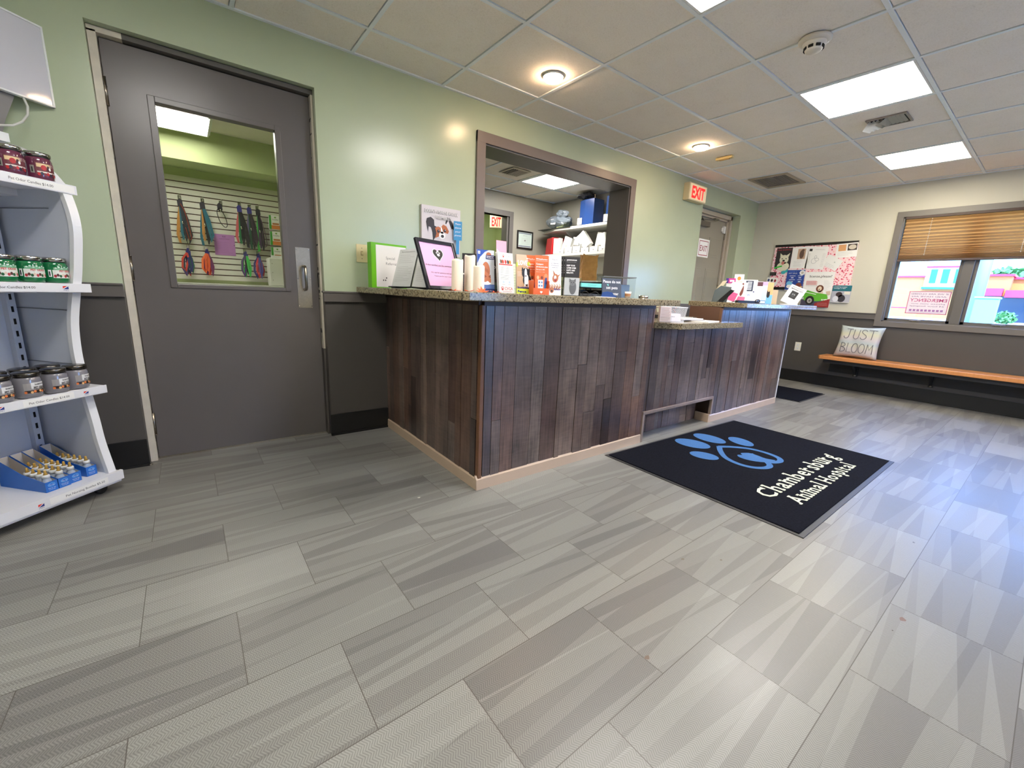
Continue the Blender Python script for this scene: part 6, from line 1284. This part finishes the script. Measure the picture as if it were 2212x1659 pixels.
harness(-.268, 1.30, [(206, 66, 52), (40, 50, 110), (90, 60, 130), (40, 120, 70)], 'red, blue and purple folded harness at the lower left', 11)
harness(-.11, 1.305, [(240, 100, 50), (250, 120, 60), (120, 50, 100), (230, 70, 50)], 'bright orange harness below the teal leash', 12)
harness(.232, 1.31, [(70, 200, 90), (90, 60, 120), BKc, (70, 200, 90)], 'black harness with bright green straps in the lower row', 13)
harness(.352, 1.30, [(80, 80, 160), (210, 50, 60), (216, 60, 70), (70, 60, 130)], 'blue and red harness at the lower right', 14)
b = sheet(.185, .215, .001, ink(190, 130, 196)); b.text('BE', 0, .185, .016, ink(110, 70, 120), w=.03); b.text('a good friend', 0, .165, .010, ink(80, 50, 90), w=.09); b.lines(-.08, .08, .02, .14, 7, ink(130, 90, 140), rag=.4); b.ell(-.085, .14, .004, .004, BK, 3); b.ell(.085, .11, .004, .004, BK, 3)
one(b, 'paper_notice', 'lilac paper notice taped to the middle of the slatwall', 'notice', (.056, SY - .003, 1.285), 0)
for z, lb in ((1.60, 'upper green and white treat bag at the right edge of the door window'), (1.43, 'middle green and white treat bag at the right edge of the door window'), (1.26, 'lower green and white treat bag, mostly behind the white box')):
    t = thing('treat_bag', lb, 'treat bag', (.535, SY - .03, z), 0, 'treat bags on the slatwall'); b = MB(); b.prism([(-.055, 0), (.055, 0), (.05, .15), (-.05, .15)], -.035, .0, m_paper, 'y'); b.build('pouch', t, .006)
    b = MB(); b.M = Matrix.Translation((0, -.035, 0)); b.pp([(-.054, .002), (-.03, .002), (-.03, .148), (-.05, .148)], ink(60, 160, 50), 1); b.rect(-.03, .004, .052, .045, ink(220, 130, 60), 1); b.rect(-.02, .05, .045, .07, ink(190, 120, 70), 2); b.text('fruitables', .01, .10, .014, ink(60, 60, 60), w=.06, k=2); b.ell(.01, .128, .01, .008, ink(120, 170, 60), 2); b.build('printed_front', t)
b = MB(); b.box(-.75, .90, -.28, .285, 0, .035, mat('supply_counter', (238, 238, 236), .3)); b.box(-.75, .90, -.26, .285, -.94, 0, mat('supply_cabinet', (190, 190, 184), .5)); one(b, 'supply_counter', 'white counter below the slatwall behind the door window', 'counter', (-.25, 2.43, .95), bevel=.003)
t = thing('printer', 'white boxy device with a dark handle standing at the right on the supply counter', 'device', (.49, 2.34, .9855)); b = MB(); b.box(-.09, .12, -.06, .1, 0, .29, mat('device_white', (226, 226, 218), .35)); b.build('housing', t, .012)
b = MB(); b.tube([(.05, -.062, .02), (.05, -.085, .04), (.05, -.085, .14), (.075, -.08, .19), (.10, -.062, .20)], .005, mat('dark_handle', (60, 60, 62), .4), 8); b.build('handle', t); 
for z in (.06, .14, .23): b = MB(); b.tube([(-.06, -.0635, z), (-.06, -.059, z)], .004, m_nickel, 8); b.build('screw', t)
b = MB(); b.box(-.06, .06, -.02, .02, 0, .03, m_white); one(b, 'white_carton', 'small white carton on top of the boxy white device', 'box', (.50, 2.38, 1.276))
led_panel(3.0, 3.6, 2.55, 3.15, 'square LED ceiling panel added out of sight to brighten the corridor beyond the office', mat('corridor_fill_led', (255, 255, 255), .5, emit=(255, 250, 240), estr=14), None)  # hidden panel added because the corridor rendered dark
led = led_panel(-.66, -.01, 1.60, 2.19, 'square bright ceiling light seen through the top of the door window', mat('supply_led', (255, 255, 255), .5, emit=(255, 252, 240), estr=10), None, 2.30)
b = MB(); b.box(-.325, .325, -.295, .295, .02, .091, m_white); b.build('light_body', led)

# ================================================================== OFFICE
t = thing('wall_shelf', 'upper white shelf on the office side wall holding blue bags', 'shelf', (4.33, 1.2, 1.905)); b = MB(); msh = mat('office_shelf', (232, 232, 226), .4)
b.box(-.38, 0, -.85, .55, 0, .034, msh); b.prism([(-.38, .55), (0, .55), (0, .95), (-.25, .95)], 0, .034, msh); b.build('shelf_board', t, .002)
for y in (-.5, .4): b = MB(); b.prism([(-.30, 0), (0, -.22), (0, 0)][::-1], y - .01, y + .01, m_white, 'y'); b.build('bracket', t)
t = thing('wall_shelf', 'lower white shelf in the office holding white bins', 'shelf', (4.33, 1.2, 1.555)); b = MB(); b.box(-.38, 0, -.85, .80, 0, .034, msh); b.build('shelf_board', t, .002)
for y in (-.5, .4): b = MB(); b.prism([(-.30, 0), (0, -.22), (0, 0)][::-1], y - .01, y + .01, m_white, 'y'); b.build('bracket', t)
b = MB(); b.box(4.27, 4.33, 1.555, 1.575, 1.0, 2.385, mat('conduit', (120, 118, 110), .5)) if False else b.box(4.322, 4.33, 1.59, 1.60, 1.0, 2.39, mat('conduit', (120, 118, 110), .5)); struct(b, 'trim_9')
def crumple(rx_, ry_, rz_, seed, m, n=20, amp=.16):
    q = random.Random(seed); b = MB(); vs = []; fs = []; ph = [q.uniform(0, 6.28) for _ in range(9)]
    for i in range(n + 1):
        for j in range(2 * n):
            th = PI * i / n; a = PI * j / n; d = 1 + amp * (math.sin(5 * a + ph[0] + 3 * th) * .5 + math.sin(9 * a + ph[1] - 4 * th) * .3 + math.sin(3 * a + ph[2]) * .4 + q.uniform(-.25, .25)) * math.sin(th)
            vs.append((rx_ * d * math.sin(th) * math.cos(a), ry_ * d * math.sin(th) * math.sin(a), max(0, rz_ + rz_ * d * math.cos(th) * (1 if th < 1.57 else .98))))
    for i in range(n):
        for j in range(2 * n): a = i * 2 * n + j; c = i * 2 * n + (j + 1) % (2 * n); fs.append((a, a + 2 * n, c + 2 * n, c))
    b.add(vs, fs, m, False); return b
m_gp = mat('gray_poly', (118, 128, 138), .28); 
t = thing('plastic_bag', 'crumpled gray plastic bag with a knotted top on the upper office shelf', 'bag', (4.12, 1.83, 1.955)); crumple(.15, .22, .095, 2, m_gp, 16, .14).build('bag_body', t); b = crumple(.06, .09, .06, 5, m_gp, 10, .3); o = b.build('knot', t); o.location = (-.05, -.10, .13)
b = sheet(.075, .075, .002); o = b.build('white_label', t); o.location = (-.15, -.02, .05); o.rotation_euler = (rad(-10), rad(0), rad(-70))
b = MB(); q = random.Random(8); cl = [ink(40, 90, 70), ink(210, 200, 90), ink(230, 226, 210), ink(40, 50, 50), ink(150, 160, 120)]
for k in range(26): x = q.uniform(-.18, .14); y = q.uniform(-.35, .24); b.box(x, x + q.uniform(.04, .09), y, y + q.uniform(.05, .12), .0 + .002 * (k % 5), .005 + .003 * (k % 5), cl[k % 5])
b.box(-.19, .18, -.36, .30, 0, .004, cl[3])
one(b, 'folded_blanket', 'green and yellow patterned cloth spread under the gray plastic bag', 'blanket', (4.12, 1.78, 1.9395))
m_bb_ = mat('blue_bag', (36, 66, 124), .25)
def blue_bag(x, y, lab, rz=0):
    t = thing('blue_bag', lab, 'bag', (x, y, 1.9395), rz, 'blue carrier bags on the upper office shelf'); b = MB(); b.prism([(-.11, -.14), (.09, -.14), (.11, 0), (.11, .14), (-.08, .14), (-.11, .02)], 0, .345, m_bb_); b.build('bag_body', t, .006)
    b = sheet(.075, .085, .001); o = b.build('white_label', t); o.location = (-.115, .10, .03); o.rotation_euler = (0, 0, rad(-84))
    b = MB(); b.tube(openspl3([(-.06, -.10, .33), (-.055, -.10, .39), (-.03, -.07, .405), (.0, -.05, .38), (.0, -.05, .33)]), .005, mat('rope_handle', (196, 176, 140), .7), 6); b.build('handle', t); return t
def openspl3(P): return P
blue_bag(4.17, 1.265, 'large blue carrier bag with a black bag stuffed on top')
blue_bag(4.17, .80, 'blue carrier bag partly hidden by the opening frame')
o = one(crumple(.11, .12, .045, 9, mat('black_poly', (34, 34, 38), .3), 14, .25), 'black_bag', 'crumpled black plastic bag on top of the large blue bag', 'bag', (4.14, 1.33, 2.296))
b = MB(); b.prism([(-.17, 0), (.17, 0), (.15, .24), (-.15, .24)], -.11, .11, mat('red_bin', (186, 32, 36), .35), 'y'); one(b, 'red_bin', 'red plastic bin at the left end of the lower office shelf', 'bin', (4.14, 1.84, 1.5895), rad(-20), bevel=.012)
wb_ = mat('paper_bag_white', (244, 244, 240), .6)
labs = ['white bin at the left end of the row on the lower office shelf', 'cream white bin second from the left on the lower office shelf', 'cream white bin third from the left on the lower office shelf', 'white bin fourth from the left, below the tilted paper bag', 'white bin fifth from the left on the lower office shelf', 'wide white bin sixth from the left on the lower office shelf', 'white bin at the right end beside the opening frame']
ys_ = [1.60, 1.44, 1.285, 1.13, .975, .82, .665]
for k, (y, lb) in enumerate(zip(ys_, labs)):
    t = thing('storage_bin', lb, 'bin', (4.04, y, 1.5895), 0, 'white bins on the lower office shelf'); b = MB(); w = .07; h = (.075, .11, .11, .075, .08, .08, .09)[k]
    b.box(-.09, .09, -w, w, 0, .004, wb_); b.box(-.09, -.086, -w, w, 0, h * .75, wb_); b.box(.086, .09, -w, w, 0, h, wb_); b.box(-.09, .09, -w, -w + .004, 0, h, wb_); b.box(-.09, .09, w - .004, w, 0, h, wb_); b.build('bin_body', t, .001)
    b = MB(); b.box(-.0912, -.09, -.012, .012, .02, .028, GR); b.build('bin_tag', t)
def pbag(y, z, w, h, rx_, lab, x=4.03, s_=1.0):
    b = MB(); b.prism([(-w / 2, 0), (w / 2, 0), (w / 2, h * .55), (w / 2 * .96, h), (w * .1, h * .97), (-w / 2 * .96, h)], -.04, .03, wb_, 'y')
    one(b, 'paper_bag', lab, 'paper bag', (x, y, z), -PI / 2 + rad(8), 'white paper bags standing in the bins', ry=rad(rx_), bevel=.006)
pbag(1.70, 1.5895, .12, .22, 0, 'tall white paper bag at the left end before the red bin', 4.0); pbag(1.56, 1.62, .14, .20, 18, 'white paper bag leaning right in the first bin'); pbag(1.42, 1.60, .10, .22, 0, 'grayish upright paper bag in the second bin', 4.10); pbag(1.30, 1.60, .10, .21, -4, 'upright paper bag behind the third bin', 4.12)
pbag(1.14, 1.66, .15, .22, -38, 'white paper bag tilted strongly left over the fourth bin'); pbag(.99, 1.62, .12, .22, 10, 'white paper bag behind the fifth bin', 4.08); pbag(.86, 1.62, .12, .20, -14, 'white paper bag leaning in the sixth bin'); pbag(.70, 1.64, .14, .25, 8, 'tall white paper bag at the right end near the frame')
t = thing('certificate', 'black framed certificate on the gray office back wall', 'picture frame', (3.80, 2.229, 1.672)); b = MB()
for a in ((-.15, .15, 0, .02), (-.15, .15, .235, .255), (-.15, -.13, .02, .235), (.13, .15, .02, .235)): b.box(a[0], a[1], -.018, -.001, a[2], a[3], m_black)
b.build('frame', t, .002); b = MB(); b.box(-.131, .131, -.008, -.002, .02, .236, mat('certificate_paper', (206, 222, 216), .5)); b.M = Matrix.Translation((0, -.008, 0)); b.rect(-.12, .03, .12, .045, ink(120, 130, 150), 1); b.rect(-.12, .212, .12, .226, ink(120, 130, 150), 1); b.text('CERTIFICATE', 0, .185, .010, GR, w=.08); b.lines(-.07, .07, .06, .16, 4, GR, rag=.2); b.ell(0, .12, .012, .012, GR, 2); b.build('document', t)
b = MB(); b.box(-.1, .02, -.7, .75, 0, .30, mat('office_cabinet', (160, 158, 148), .5)) if False else b.box(-.05, -.001, -.75, .75, 0, .16, mat('office_cabinet', (168, 166, 156), .5)); one(b, 'wall_panel', 'gray board under the lower office shelf', 'panel', (4.33, 1.2, 1.33))
t = thing('office_desk', 'pale office desk top behind the opening, carrying the brown paper bag', 'desk', (3.75, .85, 0)); b = MB(); b.box(-.40, .55, -.5, .55, 1.16, 1.19, msh); b.build('top', t, .003)
for x, y in ((-.36, -.46), (.5, -.46), (-.36, .5), (.5, .5)): b = MB(); b.box(x - .02, x + .02, y - .02, y + .02, 0, 1.16, m_reveal); b.build('leg', t)
b = MB(); mkb = mat('kraft_paper', (184, 138, 84), .7, noise=.12, nscale=18); b.prism([(-.09, -.06), (.09, -.06), (.095, 0), (.09, .06), (-.09, .06), (-.08, 0)], 0, .02, mkb)
vs = []; fs = []; q = random.Random(2); N = 16
for i in range(8):
    for k in range(N): a = 2 * PI * k / N; rx_ = .10 + q.uniform(-.008, .008); ry_ = .065 + q.uniform(-.008, .008); vs.append((rx_ * max(-.9, min(.9, 1.4 * math.cos(a))), ry_ * max(-.9, min(.9, 1.4 * math.sin(a))), .3 * i / 7 + (q.uniform(-.012, .012) if i == 7 else 0)))
for i in range(7):
    for k in range(N): fs.append((i * N + k, i * N + (k + 1) % N, (i + 1) * N + (k + 1) % N, (i + 1) * N + k))
fs.append(tuple(range(N))[::-1]); b.add(vs, fs, mkb)
one(b, 'brown_paper_bag', 'crumpled brown kraft paper bag behind the black pet care brochures', 'paper bag', (3.50, .62, 1.1905), rad(-30))
b = MB(); b.box(-.1, .1, -.1, .1, 0, .004, ink(230, 110, 80)); one(b, 'orange_paper', 'orange paper lying on the desk right of the brown bag', 'paper', (3.80, .70, 1.191))
